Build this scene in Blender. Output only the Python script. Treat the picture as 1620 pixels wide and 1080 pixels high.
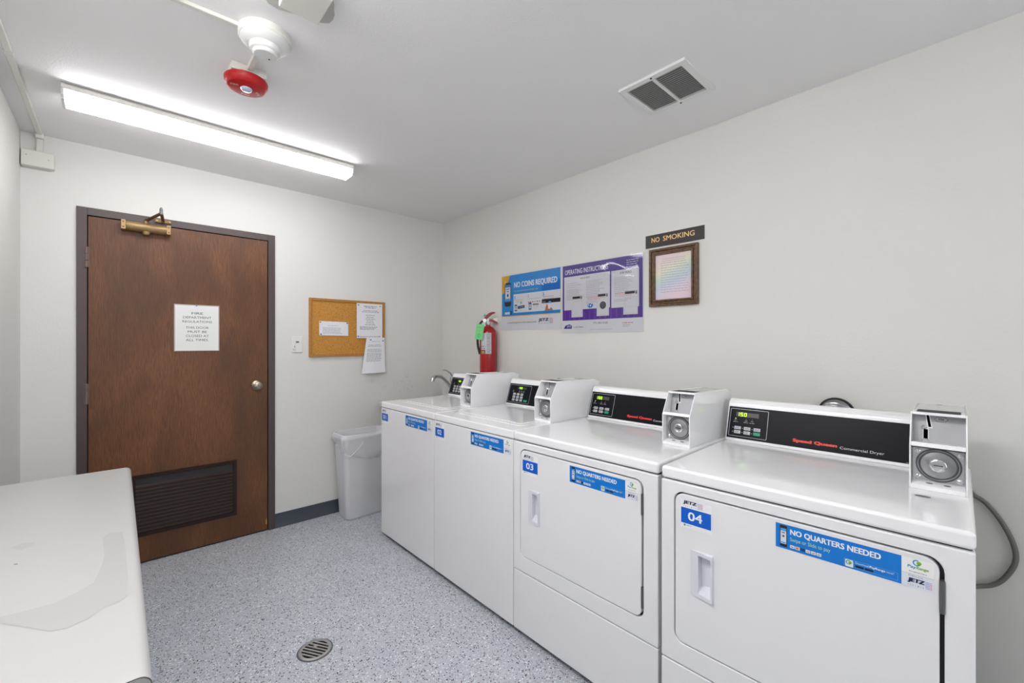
import bpy, bmesh, math, random
from mathutils import Vector, Matrix

for o in list(bpy.data.objects):
    bpy.data.objects.remove(o, do_unlink=True)
S = bpy.context.scene
COL = S.collection
R = math.radians
PI = math.pi

# ------------------------------------------------------------------ camera
cam_d = bpy.data.cameras.new('camera')
cam = bpy.data.objects.new('camera', cam_d)
COL.objects.link(cam)
cam.location = (0, 0, 1.33)
cam.rotation_euler = (R(90), 0, R(-42.606))
cam_d.sensor_width = 36.0
cam_d.lens = 677.8 / 1620 * 36.0
cam_d.shift_y = 1.8 / 1620
cam_d.clip_start = 0.05
S.camera = cam

# ------------------------------------------------------------------ world, view
w = bpy.data.worlds.new('world')
S.world = w
w.use_nodes = True
w.node_tree.nodes['Background'].inputs[0].default_value = (0.95, 0.975, 1.0, 1)
w.node_tree.nodes['Background'].inputs[1].default_value = 0.95
S.view_settings.view_transform = 'Standard'
S.view_settings.look = 'None'
S.view_settings.gamma = 1.0
S.view_settings.use_curve_mapping = False
S.view_settings.exposure = 1.22
LAMP = 7.6           # emission of the fluorescent lens over the door
LAMP_FILL = 18.0         # emission of the fill fixture added overhead, out of view

# ------------------------------------------------------------------ room numbers
XR, YB, XL, ZC, YF = 2.2516, 3.4125, -0.378, 2.4476, -1.75

# ------------------------------------------------------------------ materials
def lin(c):
    if isinstance(c, str):
        c = c.lstrip('#')
        c = tuple(int(c[i:i+2], 16) / 255 for i in (0, 2, 4))
    return tuple((x / 12.92 if x <= 0.04045 else ((x + 0.055) / 1.055) ** 2.4) for x in c)

_m = {}
def mat(name, color, rough=0.5, metal=0.0, emit=None, alpha=1.0, coat=0.0, spec=0.5, bump=0.0, bscale=200, vary=0.0):
    if name in _m: return _m[name]
    m = bpy.data.materials.new(name); m.use_nodes = True
    nt = m.node_tree; b = nt.nodes['Principled BSDF']
    c = lin(color)
    b.inputs['Base Color'].default_value = (*c, 1)
    b.inputs['Roughness'].default_value = rough
    b.inputs['Metallic'].default_value = metal
    b.inputs['Alpha'].default_value = alpha
    b.inputs['Coat Weight'].default_value = coat
    b.inputs['Coat Roughness'].default_value = 0.1
    b.inputs['Specular IOR Level'].default_value = spec
    if emit is not None:
        b.inputs['Emission Color'].default_value = (*c, 1)
        b.inputs['Emission Strength'].default_value = emit
    if bump or vary:
        tc = nt.nodes.new('ShaderNodeTexCoord'); n = nt.nodes.new('ShaderNodeTexNoise')
        n.inputs['Scale'].default_value = bscale; n.inputs['Detail'].default_value = 3
        nt.links.new(tc.outputs['Object'], n.inputs['Vector'])
        if bump:
            bp = nt.nodes.new('ShaderNodeBump'); bp.inputs['Strength'].default_value = bump
            bp.inputs['Distance'].default_value = 0.002
            nt.links.new(n.outputs['Fac'], bp.inputs['Height']); nt.links.new(bp.outputs['Normal'], b.inputs['Normal'])
        if vary:
            n2 = nt.nodes.new('ShaderNodeTexNoise'); n2.inputs['Scale'].default_value = 2.2; n2.inputs['Detail'].default_value = 5
            nt.links.new(tc.outputs['Object'], n2.inputs['Vector'])
            mx = nt.nodes.new('ShaderNodeMix'); mx.data_type = 'RGBA'
            mx.inputs['A'].default_value = (*[x * (1 - vary) for x in c], 1)
            mx.inputs['B'].default_value = (*[min(1, x * (1 + vary)) for x in c], 1)
            nt.links.new(n2.outputs['Fac'], mx.inputs['Factor']); nt.links.new(mx.outputs['Result'], b.inputs['Base Color'])
    _m[name] = m
    return m

def ink(c, rough=0.35):
    return mat('print_' + c.lstrip('#'), c, rough)

M_wall = mat('wall_paint', '#dddcd7', 0.55, bump=0.25, bscale=90, vary=0.015)
M_ceil = mat('ceiling_paint', '#edecec', 0.7, bump=0.3, bscale=130, vary=0.01)
M_white = mat('white_enamel', '#f4f4f5', 0.13, coat=0.3, bump=0.008, bscale=260)
M_front = mat('white_enamel_front', '#ececee', 0.17, coat=0.2, bump=0.05, bscale=420)
M_plastic = mat('white_plastic', '#e4e4e2', 0.35)
M_offwhite = mat('painted_metal_offwhite', '#dedcd4', 0.4)
M_dark = mat('dark_gap', '#2a2a2c', 0.6)
M_shade_screw = mat('grey_gap_shade_and_screw', '#3c3d40', 0.7)  # dark grey painted as gap shade, and for the vent screws
M_steel = mat('brushed_steel', '#bcbdc0', 0.32, 1.0, bump=0.15, bscale=300)
M_steelpaint = mat('grey_coin_plate', '#a9aaae', 0.38, 0.35, bump=0.06, bscale=500)
M_steeld = mat('dull_steel', '#a4a5a8', 0.3, 1.0, bump=0.1, bscale=200)
M_slot = mat('slot_opening', '#050506', .95, spec=0)
M_groove = mat('groove_metal', '#606165', .4, .8)
M_chrome = mat('chrome', '#d0d1d4', 0.12, 1.0)
M_hinge = mat('grey_hinge_metal', '#77777a', 0.4, 0.8)
M_black = mat('black_rubber', '#17171a', 0.5)
M_panel = mat('black_console_film', '#14151c', 0.3, bump=0.03, bscale=700, spec=0.12)
M_red = mat('red_gloss_enamel', '#a6040e', 0.22, coat=0.4)
M_redpl = mat('red_plastic', '#b80c14', 0.4)
M_brass = mat('bronze_metal', '#a58a62', 0.42, 0.6)
M_brassd = mat('bronze_metal_dark', '#775c3c', 0.42, 0.6)
M_knob = mat('satin_nickel', '#a99f8e', 0.25, 1.0)
M_framepaint = mat('dark_brown_frame_paint', '#4e403f', 0.4, bump=0.15, bscale=120, vary=0.08)
M_hingeb = mat('painted_hinge', '#6e5c56', 0.4)
M_louver = mat('dark_brown_louver_paint', '#2a1712', 0.4, spec=0.25)
M_base = mat('dark_grey_vinyl', '#3f464f', 0.45)
M_bin = mat('grey_bin_plastic', '#e2e2e6', 0.45, bump=0.2, bscale=300)
M_lens = mat('fluorescent_lens', '#fdfcff', 0.4, emit=LAMP)
M_lens_fill = mat('fill_lens_overhead', '#fdfcff', 0.4, emit=LAMP_FILL)
M_foil = mat('foil_duct', '#9a9a9c', 0.3, 1.0)
M_cable = mat('grey_cable', '#6e6c69', 0.5)
M_lcd = mat('lit_display_digits', '#b4ff1e', 0.5, emit=0.9)
M_led = mat('lit_led', '#e8ffa0', 0.5, emit=1.0)
M_paper = mat('white_paper', '#e6e6ea', 0.6)

def mat_floor():
    m = bpy.data.materials.new('flake_epoxy_floor'); m.use_nodes = True
    nt = m.node_tree; L = nt.links.new; b = nt.nodes['Principled BSDF']
    b.inputs['Roughness'].default_value = 0.3
    tc = nt.nodes.new('ShaderNodeTexCoord')
    big = nt.nodes.new('ShaderNodeTexNoise'); big.inputs['Scale'].default_value = 5; big.inputs['Detail'].default_value = 4
    L(tc.outputs['Object'], big.inputs['Vector'])
    base = nt.nodes.new('ShaderNodeMix'); base.data_type = 'RGBA'
    base.inputs['A'].default_value = (*lin('#b1b6bf'), 1); base.inputs['B'].default_value = (*lin('#c4c7cd'), 1)
    L(big.outputs['Fac'], base.inputs['Factor'])
    cur = base.outputs['Result']
    def layer(scale, lo, hi, col, seed):
        nonlocal cur
        mp = nt.nodes.new('ShaderNodeMapping'); mp.inputs['Location'].default_value = (seed, seed * .7, 0.013)
        L(tc.outputs['Object'], mp.inputs['Vector'])
        ns = nt.nodes.new('ShaderNodeTexNoise'); ns.inputs['Scale'].default_value = scale * 1.3
        L(mp.outputs['Vector'], ns.inputs['Vector'])
        ad = nt.nodes.new('ShaderNodeVectorMath'); ad.operation = 'MULTIPLY_ADD'
        ad.inputs[1].default_value = (0.9 / scale,) * 3
        L(ns.outputs['Color'], ad.inputs[0]); L(mp.outputs['Vector'], ad.inputs[2])
        v = nt.nodes.new('ShaderNodeTexVoronoi'); v.inputs['Scale'].default_value = scale
        v.voronoi_dimensions = '2D'
        L(ad.outputs['Vector'], v.inputs['Vector'])
        sp = nt.nodes.new('ShaderNodeSeparateColor'); L(v.outputs['Color'], sp.inputs['Color'])
        c1 = nt.nodes.new('ShaderNodeMath'); c1.operation = 'GREATER_THAN'; c1.inputs[1].default_value = lo; L(sp.outputs['Red'], c1.inputs[0])
        c2 = nt.nodes.new('ShaderNodeMath'); c2.operation = 'LESS_THAN'; c2.inputs[1].default_value = hi; L(sp.outputs['Red'], c2.inputs[0])
        dd = nt.nodes.new('ShaderNodeMath'); dd.operation = 'LESS_THAN'; dd.inputs[1].default_value = 0.5; L(v.outputs['Distance'], dd.inputs[0])
        mu = nt.nodes.new('ShaderNodeMath'); mu.operation = 'MULTIPLY'; L(c1.outputs[0], mu.inputs[0]); L(c2.outputs[0], mu.inputs[1])
        m2 = nt.nodes.new('ShaderNodeMath'); m2.operation = 'MULTIPLY'; L(mu.outputs[0], m2.inputs[0]); L(dd.outputs[0], m2.inputs[1])
        mx = nt.nodes.new('ShaderNodeMix'); mx.data_type = 'RGBA'
        L(m2.outputs[0], mx.inputs['Factor']); L(cur, mx.inputs['A']); mx.inputs['B'].default_value = (*lin(col), 1)
        cur = mx.outputs['Result']
    layer(260, 0.0, 0.13, '#989ea9', 3.1)
    layer(240, 0.0, 0.12, '#cdd0d5', 8.3)
    layer(190, 0.0, 0.075, '#f4f4f6', 1.7)
    layer(170, 0.0, 0.075, '#26282f', 5.9)
    layer(280, 0.0, 0.05, '#33363e', 11.9)
    L(cur, b.inputs['Base Color'])
    n = nt.nodes.new('ShaderNodeTexNoise'); n.inputs['Scale'].default_value = 60; L(tc.outputs['Object'], n.inputs['Vector'])
    bp = nt.nodes.new('ShaderNodeBump'); bp.inputs['Strength'].default_value = 0.2; bp.inputs['Distance'].default_value = 0.002
    L(n.outputs['Fac'], bp.inputs['Height']); L(bp.outputs['Normal'], b.inputs['Normal'])
    return m

def mat_wood(name, c1, c2, c3, scale=(26, 26, 1.1), rough=0.3, patches=True, grain=0.5):
    m = bpy.data.materials.new(name); m.use_nodes = True
    nt = m.node_tree; L = nt.links.new; b = nt.nodes['Principled BSDF']
    b.inputs['Roughness'].default_value = rough
    tc = nt.nodes.new('ShaderNodeTexCoord'); mp = nt.nodes.new('ShaderNodeMapping'); mp.inputs['Scale'].default_value = scale
    L(tc.outputs['Object'], mp.inputs['Vector'])
    n = nt.nodes.new('ShaderNodeTexNoise'); n.inputs['Scale'].default_value = 6; n.inputs['Detail'].default_value = 8; n.inputs['Roughness'].default_value = 0.7
    L(mp.outputs['Vector'], n.inputs['Vector'])
    cr = nt.nodes.new('ShaderNodeValToRGB'); cr.color_ramp.elements[0].position = 0.35; cr.color_ramp.elements[1].position = 0.68
    cr.color_ramp.elements[0].color = (*lin(c1), 1); cr.color_ramp.elements[1].color = (*lin(c2), 1)
    L(n.outputs['Fac'], cr.inputs['Fac'])
    out = cr.outputs['Color']
    if patches:
        n2 = nt.nodes.new('ShaderNodeTexNoise'); n2.inputs['Scale'].default_value = 2.0; n2.inputs['Detail'].default_value = 5; n2.inputs['Distortion'].default_value = 0.6
        mp2 = nt.nodes.new('ShaderNodeMapping'); mp2.inputs['Scale'].default_value = (2.2, 2, 0.8); L(tc.outputs['Object'], mp2.inputs['Vector']); L(mp2.outputs['Vector'], n2.inputs['Vector'])
        r2 = nt.nodes.new('ShaderNodeValToRGB'); r2.color_ramp.elements[0].position = 0.38; r2.color_ramp.elements[1].position = 0.62
        L(n2.outputs['Fac'], r2.inputs['Fac'])
        mx = nt.nodes.new('ShaderNodeMix'); mx.data_type = 'RGBA'; mx.inputs['B'].default_value = (*lin(c3), 1)
        ml = nt.nodes.new('ShaderNodeMath'); ml.operation = 'MULTIPLY'; ml.inputs[1].default_value = 0.62
        L(r2.outputs['Color'], ml.inputs[0]); L(ml.outputs[0], mx.inputs['Factor']); L(out, mx.inputs['A']); out = mx.outputs['Result']
    L(out, b.inputs['Base Color'])
    bp = nt.nodes.new('ShaderNodeBump'); bp.inputs['Strength'].default_value = grain; bp.inputs['Distance'].default_value = 0.0006
    L(n.outputs['Fac'], bp.inputs['Height']); L(bp.outputs['Normal'], b.inputs['Normal'])
    return m

M_floor = mat_floor()
M_door = mat_wood('door_veneer', '#502e16', '#88552d', '#45260f', scale=(70, 70, 3.2), rough=0.46, grain=0.25)
M_oak = mat_wood('oak_picture_frame', '#382616', '#7d5a38', '#5f452c', scale=(9, 9, 9), rough=0.35, patches=False)
M_corkframe = mat_wood('cork_board_frame', '#a06c2c', '#bd8540', '#a87434', scale=(12, 12, 12), rough=0.45, patches=False)

def mat_cork():
    m = bpy.data.materials.new('cork'); m.use_nodes = True
    nt = m.node_tree; L = nt.links.new; b = nt.nodes['Principled BSDF']; b.inputs['Roughness'].default_value = 0.85
    tc = nt.nodes.new('ShaderNodeTexCoord'); v = nt.nodes.new('ShaderNodeTexVoronoi'); v.inputs['Scale'].default_value = 260
    L(tc.outputs['Object'], v.inputs['Vector'])
    sp = nt.nodes.new('ShaderNodeSeparateColor'); L(v.outputs['Color'], sp.inputs['Color'])
    cr = nt.nodes.new('ShaderNodeValToRGB'); e = cr.color_ramp.elements
    e[0].color = (*lin('#a06a28'), 1); e[1].color = (*lin('#cf9548'), 1)
    x = e.new(0.25); x.color = (*lin('#bd8438'), 1)
    L(sp.outputs['Red'], cr.inputs['Fac']); L(cr.outputs['Color'], b.inputs['Base Color'])
    return m
M_cork = mat_cork()

def mat_pastel():
    m = bpy.data.materials.new('pastel_rainbow_print'); m.use_nodes = True
    nt = m.node_tree; L = nt.links.new; b = nt.nodes['Principled BSDF']; b.inputs['Roughness'].default_value = 0.25
    tc = nt.nodes.new('ShaderNodeTexCoord'); mp = nt.nodes.new('ShaderNodeMapping'); mp.inputs['Rotation'].default_value = (0, R(25), 0); mp.inputs['Scale'].default_value = (4.0, 1, 4.4); mp.inputs['Location'].default_value = (-.05, 0, .02)
    L(tc.outputs['Object'], mp.inputs['Vector'])
    sx = nt.nodes.new('ShaderNodeSeparateXYZ'); L(mp.outputs['Vector'], sx.inputs['Vector'])
    cr = nt.nodes.new('ShaderNodeValToRGB'); e = cr.color_ramp.elements
    e[0].position = 0.0; e[0].color = (*lin('#e2cbd5'), 1); e[1].position = 1.0; e[1].color = (*lin('#e4d0d6'), 1)
    for p, c in ((.18, '#d8cfde'), (.34, '#c3cfdc'), (.5, '#cbd9cf'), (.66, '#dfddc8'), (.82, '#e3d4cc')):
        x = e.new(p); x.color = (*lin(c), 1)
    L(sx.outputs['Z'], cr.inputs['Fac']); L(cr.outputs['Color'], b.inputs['Base Color'])
    return m
M_pastel = mat_pastel()

# back wall paint with scuffs above the sink
def scuffed_wall():
    m = M_wall.copy(); m.name = 'wall_paint_scuffed'
    nt = m.node_tree; L = nt.links.new; b = nt.nodes['Principled BSDF']
    src = b.inputs['Base Color'].links[0].from_socket
    geo = nt.nodes.new('ShaderNodeTexCoord')
    n = nt.nodes.new('ShaderNodeTexNoise'); n.inputs['Scale'].default_value = 11; n.inputs['Detail'].default_value = 6; n.inputs['Distortion'].default_value = 2.5
    L(geo.outputs['Object'], n.inputs['Vector'])
    band = nt.nodes.new('ShaderNodeValToRGB'); e = band.color_ramp.elements
    e[0].position = 0.60; e[0].color = (0, 0, 0, 1); e[1].position = 0.66; e[1].color = (0, 0, 0, 1)
    x = e.new(0.63); x.color = (1, 1, 1, 1)
    L(n.outputs['Fac'], band.inputs['Fac'])
    vm = nt.nodes.new('ShaderNodeVectorMath'); vm.operation = 'SUBTRACT'; vm.inputs[1].default_value = (1.8, YB, 0.97); L(geo.outputs['Object'], vm.inputs[0])
    vs = nt.nodes.new('ShaderNodeVectorMath'); vs.operation = 'MULTIPLY'; vs.inputs[1].default_value = (2.6, 1, 7.0); L(vm.outputs[0], vs.inputs[0])
    ln = nt.nodes.new('ShaderNodeVectorMath'); ln.operation = 'LENGTH'; L(vs.outputs[0], ln.inputs[0])
    mr = nt.nodes.new('ShaderNodeMapRange'); mr.inputs['From Min'].default_value = 1.0; mr.inputs['From Max'].default_value = 0.4; L(ln.outputs['Value'], mr.inputs['Value'])
    mu = nt.nodes.new('ShaderNodeMath'); mu.operation = 'MULTIPLY'; L(mr.outputs[0], mu.inputs[0]); L(band.outputs['Color'], mu.inputs[1])
    mu2 = nt.nodes.new('ShaderNodeMath'); mu2.operation = 'MULTIPLY'; mu2.inputs[1].default_value = 0.3; L(mu.outputs[0], mu2.inputs[0])
    mx = nt.nodes.new('ShaderNodeMix'); mx.data_type = 'RGBA'; L(mu2.outputs[0], mx.inputs['Factor']); L(src, mx.inputs['A']); mx.inputs['B'].default_value = (*lin('#86837c'), 1)
    L(mx.outputs['Result'], b.inputs['Base Color'])
    return m

# ------------------------------------------------------------------ mesh builder
class MB:
    def __init__(s):
        s.v = []; s.f = []; s.mi = []; s.mats = []
    def m(s, mt):
        if mt not in s.mats: s.mats.append(mt)
        return s.mats.index(mt)
    def add(s, vs, fs, mt):
        k = len(s.v); s.v += [tuple(v) for v in vs]; i = s.m(mt)
        for f in fs: s.f.append([k + a for a in f]); s.mi.append(i)
        return s
    def box(s, x0, x1, y0, y1, z0, z1, mt):
        vs = [(x, y, z) for x in (x0, x1) for y in (y0, y1) for z in (z0, z1)]
        return s.add(vs, [(0, 1, 3, 2), (4, 6, 7, 5), (0, 4, 5, 1), (2, 3, 7, 6), (0, 2, 6, 4), (1, 5, 7, 3)], mt)
    def prism(s, pts, axis, a0, a1, mt):
        # pts 2D polygon, extruded along axis ('x': pts=(y,z); 'y': pts=(x,z); 'z': pts=(x,y))
        def mk(p, a): return {'x': (a, p[0], p[1]), 'y': (p[0], a, p[1]), 'z': (p[0], p[1], a)}[axis]
        n = len(pts); vs = [mk(p, a0) for p in pts] + [mk(p, a1) for p in pts]
        fs = [tuple(range(n))[::-1], tuple(range(n, 2 * n))] + [(i, (i + 1) % n, n + (i + 1) % n, n + i) for i in range(n)]
        return s.add(vs, fs, mt)
    def ring(s, outer, inner, axis, a0, a1, mt):
        def mk(p, a): return {'x': (a, p[0], p[1]), 'y': (p[0], a, p[1]), 'z': (p[0], p[1], a)}[axis]
        n = len(outer); vs = []
        for a in (a0, a1):
            vs += [mk(p, a) for p in outer] + [mk(p, a) for p in inner]
        fs = []
        for i in range(n):
            j = (i + 1) % n
            fs += [(i, j, n + j, n + i), (2*n + i, 3*n + i, 3*n + j, 2*n + j), (i, 2*n + i, 2*n + j, j), (n + i, n + j, 3*n + j, 3*n + i)]
        return s.add(vs, fs, mt)
    def lathe(s, prof, c, mt, axis='z', n=32, cap=True, a0=0, a1=2*PI):
        # prof list of (r, h)
        full = abs(a1 - a0 - 2 * PI) < 1e-6
        k = n if full else n + 1
        vs = []; fs = []
        for r, h in prof:
            for i in range(k):
                a = a0 + (a1 - a0) * i / n
                x, y = r * math.cos(a), r * math.sin(a)
                p = {'z': (x, y, h), 'y': (x, h, y), 'x': (h, x, y)}[axis]
                vs.append((c[0] + p[0], c[1] + p[1], c[2] + p[2]))
        for j in range(len(prof) - 1):
            for i in range(n if full else n):
                i2 = (i + 1) % k if full else i + 1
                fs.append((j*k + i, j*k + i2, (j+1)*k + i2, (j+1)*k + i))
        if cap and full:
            fs.append(tuple(range(k))[::-1]); fs.append(tuple((len(prof)-1)*k + i for i in range(k)))
        return s.add(vs, fs, mt)
    def tube(s, pts, rad, mt, n=12, smooth=0, cap=True):
        P = [Vector(p) for p in pts]
        rr = list(rad) if isinstance(rad, (list, tuple)) else [rad] * len(P)
        if smooth:
            Q = []; RR = []
            for i in range(len(P) - 1):
                p0 = P[max(i-1, 0)]; p1 = P[i]; p2 = P[i+1]; p3 = P[min(i+2, len(P)-1)]
                for k in range(smooth):
                    t = k / smooth
                    Q.append(0.5 * ((2*p1) + (-p0+p2)*t + (2*p0-5*p1+4*p2-p3)*t*t + (-p0+3*p1-3*p2+p3)*t**3)); RR.append(rr[i]*(1-t) + rr[i+1]*t)
            Q.append(P[-1]); RR.append(rr[-1]); P = Q; rr = RR
        vs = []; fs = []; up = None
        for i, p in enumerate(P):
            d = (P[min(i+1, len(P)-1)] - P[max(i-1, 0)]).normalized()
            if up is None:
                up = d.orthogonal().normalized()
            up = (up - d * up.dot(d)).normalized(); sd = d.cross(up)
            for k in range(n):
                a = 2*PI*k/n; vs.append(p + (up*math.cos(a) + sd*math.sin(a)) * rr[i])
        for i in range(len(P)-1):
            for k in range(n):
                k2 = (k+1) % n; fs.append((i*n+k, i*n+k2, (i+1)*n+k2, (i+1)*n+k))
        if cap: fs.append(tuple(range(n))[::-1]); fs.append(tuple((len(P)-1)*n + i for i in range(n)))
        return s.add(vs, fs, mt)
    def loft(s, rings, mt, cap0=True, cap1=True):
        n = len(rings[0]); vs = [p for r in rings for p in r]; fs = []
        for j in range(len(rings)-1):
            for i in range(n):
                i2 = (i+1) % n; fs.append((j*n+i, j*n+i2, (j+1)*n+i2, (j+1)*n+i))
        if cap0: fs.append(tuple(range(n))[::-1])
        if cap1: fs.append(tuple((len(rings)-1)*n + i for i in range(n)))
        return s.add(vs, fs, mt)
    def build(s, name, parent=None, bevel=0, seg=3, smooth=40, loc=None, rotz=0, recalc=True):
        me = bpy.data.meshes.new(name); me.from_pydata(s.v, [], s.f)
        for mt in s.mats: me.materials.append(mt)
        me.polygons.foreach_set('material_index', s.mi)
        if recalc:
            bm = bmesh.new(); bm.from_mesh(me); bmesh.ops.recalc_face_normals(bm, faces=bm.faces); bm.to_mesh(me); bm.free()
        me.polygons.foreach_set('use_smooth', [True] * len(me.polygons))
        me.set_sharp_from_angle(angle=R(smooth)); me.update()
        o = bpy.data.objects.new(name, me); COL.objects.link(o)
        if parent: o.parent = parent
        if loc: o.location = loc
        if rotz: o.rotation_euler = (0, 0, rotz)
        if bevel:
            b = o.modifiers.new('bevel', 'BEVEL'); b.width = bevel; b.segments = seg; b.limit_method = 'ANGLE'; b.angle_limit = R(35); b.harden_normals = True
        return o

def rrect(x0, x1, y0, y1, r, n=6):
    pts = []
    for cx, cy, a in ((x1-r, y1-r, 0), (x0+r, y1-r, 90), (x0+r, y0+r, 180), (x1-r, y0+r, 270)):
        for k in range(n+1):
            t = R(a + 90*k/n); pts.append((cx + r*math.cos(t), cy + r*math.sin(t)))
    return pts

def tag(o, label=None, cat=None, group=None, kind=None):
    if label: o['label'] = label
    if cat: o['category'] = cat
    if group: o['group'] = group
    if kind: o['kind'] = kind
    return o

def thing(name, label=None, cat=None, loc=(0, 0, 0), rotz=0, group=None, kind=None):
    o = bpy.data.objects.new(name, None); COL.objects.link(o)
    o.empty_display_size = 0.05; o.location = loc; o.rotation_euler = (0, 0, rotz)
    return tag(o, label, cat, group, kind)

# ------------------------------------------------------------------ flat artwork (local frame: x right, z up, facing -y)
_txt = {}
def text_mesh(s, bold):
    k = (s, bold)
    if k in _txt: return _txt[k]
    c = bpy.data.curves.new('t', 'FONT'); c.body = s; c.size = 1; c.resolution_u = 3
    o = bpy.data.objects.new('t', c); COL.objects.link(o)
    bpy.context.view_layer.update()
    me = o.to_mesh()
    vs = [(v.co.x, v.co.y) for v in me.vertices]; fs = [tuple(p.vertices) for p in me.polygons]
    o.to_mesh_clear(); bpy.data.objects.remove(o); bpy.data.curves.remove(c)
    x0 = min(v[0] for v in vs); x1 = max(v[0] for v in vs); y0 = min(v[1] for v in vs); y1 = max(v[1] for v in vs)
    _txt[k] = ([((x-x0)/(x1-x0), (y-y0)/(y1-y0)) for x, y in vs], fs)
    return _txt[k]

class Art(MB):
    def __init__(s, fn=None, y=0.0, step=0.00025):
        super().__init__(); s.y = y; s.step = step
        s.fn = fn or (lambda x, d, z: (x, -d, z))
    def pl(s, pts, fs, mt, layer):
        d = s.y + layer * s.step
        return s.add([s.fn(p[0], d, p[1]) for p in pts], fs, mt)
    def rect(s, x0, x1, z0, z1, c, layer=1, rough=0.35):
        mt = c if not isinstance(c, str) else ink(c, rough)
        return s.pl([(x0, z0), (x1, z0), (x1, z1), (x0, z1)], [(0, 1, 2, 3)], mt, layer)
    def poly(s, pts, c, layer=1):
        return s.pl(pts, [tuple(range(len(pts)))], c if not isinstance(c, str) else ink(c), layer)
    def disc(s, cx, cz, r, c, layer=1, n=20, rz=None):
        rz = rz or r
        return s.poly([(cx + r*math.cos(2*PI*i/n), cz + rz*math.sin(2*PI*i/n)) for i in range(n)], c, layer)
    def arc(s, cx, cz, r, th, a0, a1, c, layer=1, n=12):
        pts = []; fs = []
        for i in range(n+1):
            a = R(a0 + (a1-a0)*i/n); pts += [(cx + r*math.cos(a), cz + r*math.sin(a)), (cx + (r-th)*math.cos(a), cz + (r-th)*math.sin(a))]
        for i in range(n): fs.append((2*i, 2*i+2, 2*i+3, 2*i+1))
        return s.pl(pts, fs, c if not isinstance(c, str) else ink(c), layer)
    def frame(s, x0, x1, z0, z1, t, c, layer=1):
        s.rect(x0, x1, z0, z0+t, c, layer); s.rect(x0, x1, z1-t, z1, c, layer); s.rect(x0, x0+t, z0+t, z1-t, c, layer); s.rect(x1-t, x1, z0+t, z1-t, c, layer)
    def text(s, t, x0, x1, z0, z1, c, layer=2, bold=0.0, shear=0.0):
        vs, fs = text_mesh(t, 0)
        h = z1 - z0; k = bold*h*1.1; mt = c if not isinstance(c, str) else ink(c)
        x0 += k; x1 -= k; z0 += k*.5; z1 -= k*.5; h = z1 - z0
        for i, (dx, dz) in enumerate(((-k, -k*.5), (k, k*.5), (-k, k*.5), (k, -k*.5), (0, 0)) if bold else ((0, 0),)):
            s.pl([(x0 + dx + (x1-x0)*a + shear*h*b, z0 + dz + h*b) for a, b in vs], fs, mt, layer + i*.00004/s.step)
        return s
    def lines(s, x0, x1, ztop, n, dz, h, c, layer=2, seed=1, center=False, short=0.35, words=True):
        rg = random.Random(seed)
        for i in range(n):
            z = ztop - i*dz; L = (x1-x0) * (1 - rg.random()*short)
            a = x0 + ((x1-x0) - L)/2 if center else x0
            e = a + L
            while a < e - h:
                wl = min(e - a, h * rg.uniform(2, 7)) if words else e - a
                s.rect(a, a + wl, z - h, z, c, layer); a += wl + h * 1.0

NAVY = '#1c2350'; BLUE = '#0a78d2'; BLUEN = '#0a5fcc'; PURP = '#4f3a93'; YEL = '#f0b41e'; WH = '#eef0f4'; GRN = '#7dba28'; CY = '#2a9cc8'; GY = '#a4a6ac'

def jetz(a, x0, x1, z0, z1, layer=2):
    w = x1-x0; h = z1-z0
    a.text('JETZ', x0, x0+w*.70, z0+h*.32, z1, NAVY, layer, bold=0.07, shear=.12)
    for i, ch in enumerate('SERVICE'):
        cx = x0 + w*.02 + i*w*.105
        a.text(ch, cx, cx+w*.035, z0, z0+h*.14, NAVY, layer)
    for i in range(5):
        col = ('#4a8fd0', '#5a6fc0', '#4a52b0', '#c05068', '#c84860')[i]
        for j in range(5):
            cx = x0+w*(.76+i*.055); cz = z0+h*(.06+j*.2)
            a.rect(cx, cx+w*.028, cz, cz+h*.1, col, layer)

def payrange(a, x0, x1, z0, z1, layer=2, words=True):
    w = x1-x0; h = z1-z0
    cx = x0+w*.5; cz = z0+h*.78; r = h*.22
    a.arc(cx-r*.2, cz, r, r*.35, 60, 330, CY, layer)
    a.disc(cx+r*.35, cz, r*.6, GRN, layer)
    if words:
        a.text('Pay', x0+w*.05, x0+w*.42, z0+h*.28, z0+h*.56, CY, layer, bold=0.02, shear=.1)
        a.text('Range', x0+w*.44, x0+w*.97, z0+h*.28, z0+h*.56, GRN, layer, bold=0.02, shear=.1)
        a.text('Accepted Here', x0+w*.12, x0+w*.9, z0+h*.03, z0+h*.16, '#30343c', layer)

def phone(a, x0, x1, z0, z1, layer=2):
    w = x1-x0; h = z1-z0
    a.poly(rrect(x0, x1, z0, z1, w*.16, 3), '#202228', layer)
    a.rect(x0+w*.1, x1-w*.1, z0+h*.14, z1-h*.14, '#d6dce6', layer+1)
    a.rect(x0+w*.1, x1-w*.1, z1-h*.26, z1-h*.14, '#4aa0e0', layer+2)
    a.rect(x0+w*.3, x1-w*.3, z1-h*.36, z1-h*.32, '#30343c', layer+2)
    a.disc(x0+w*.5, z0+h*.5, w*.15, '#2c3038', layer+2)
    a.rect(x0+w*.15, x1-w*.15, z0+h*.17, z0+h*.23, '#4aa0e0', layer+2)

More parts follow.
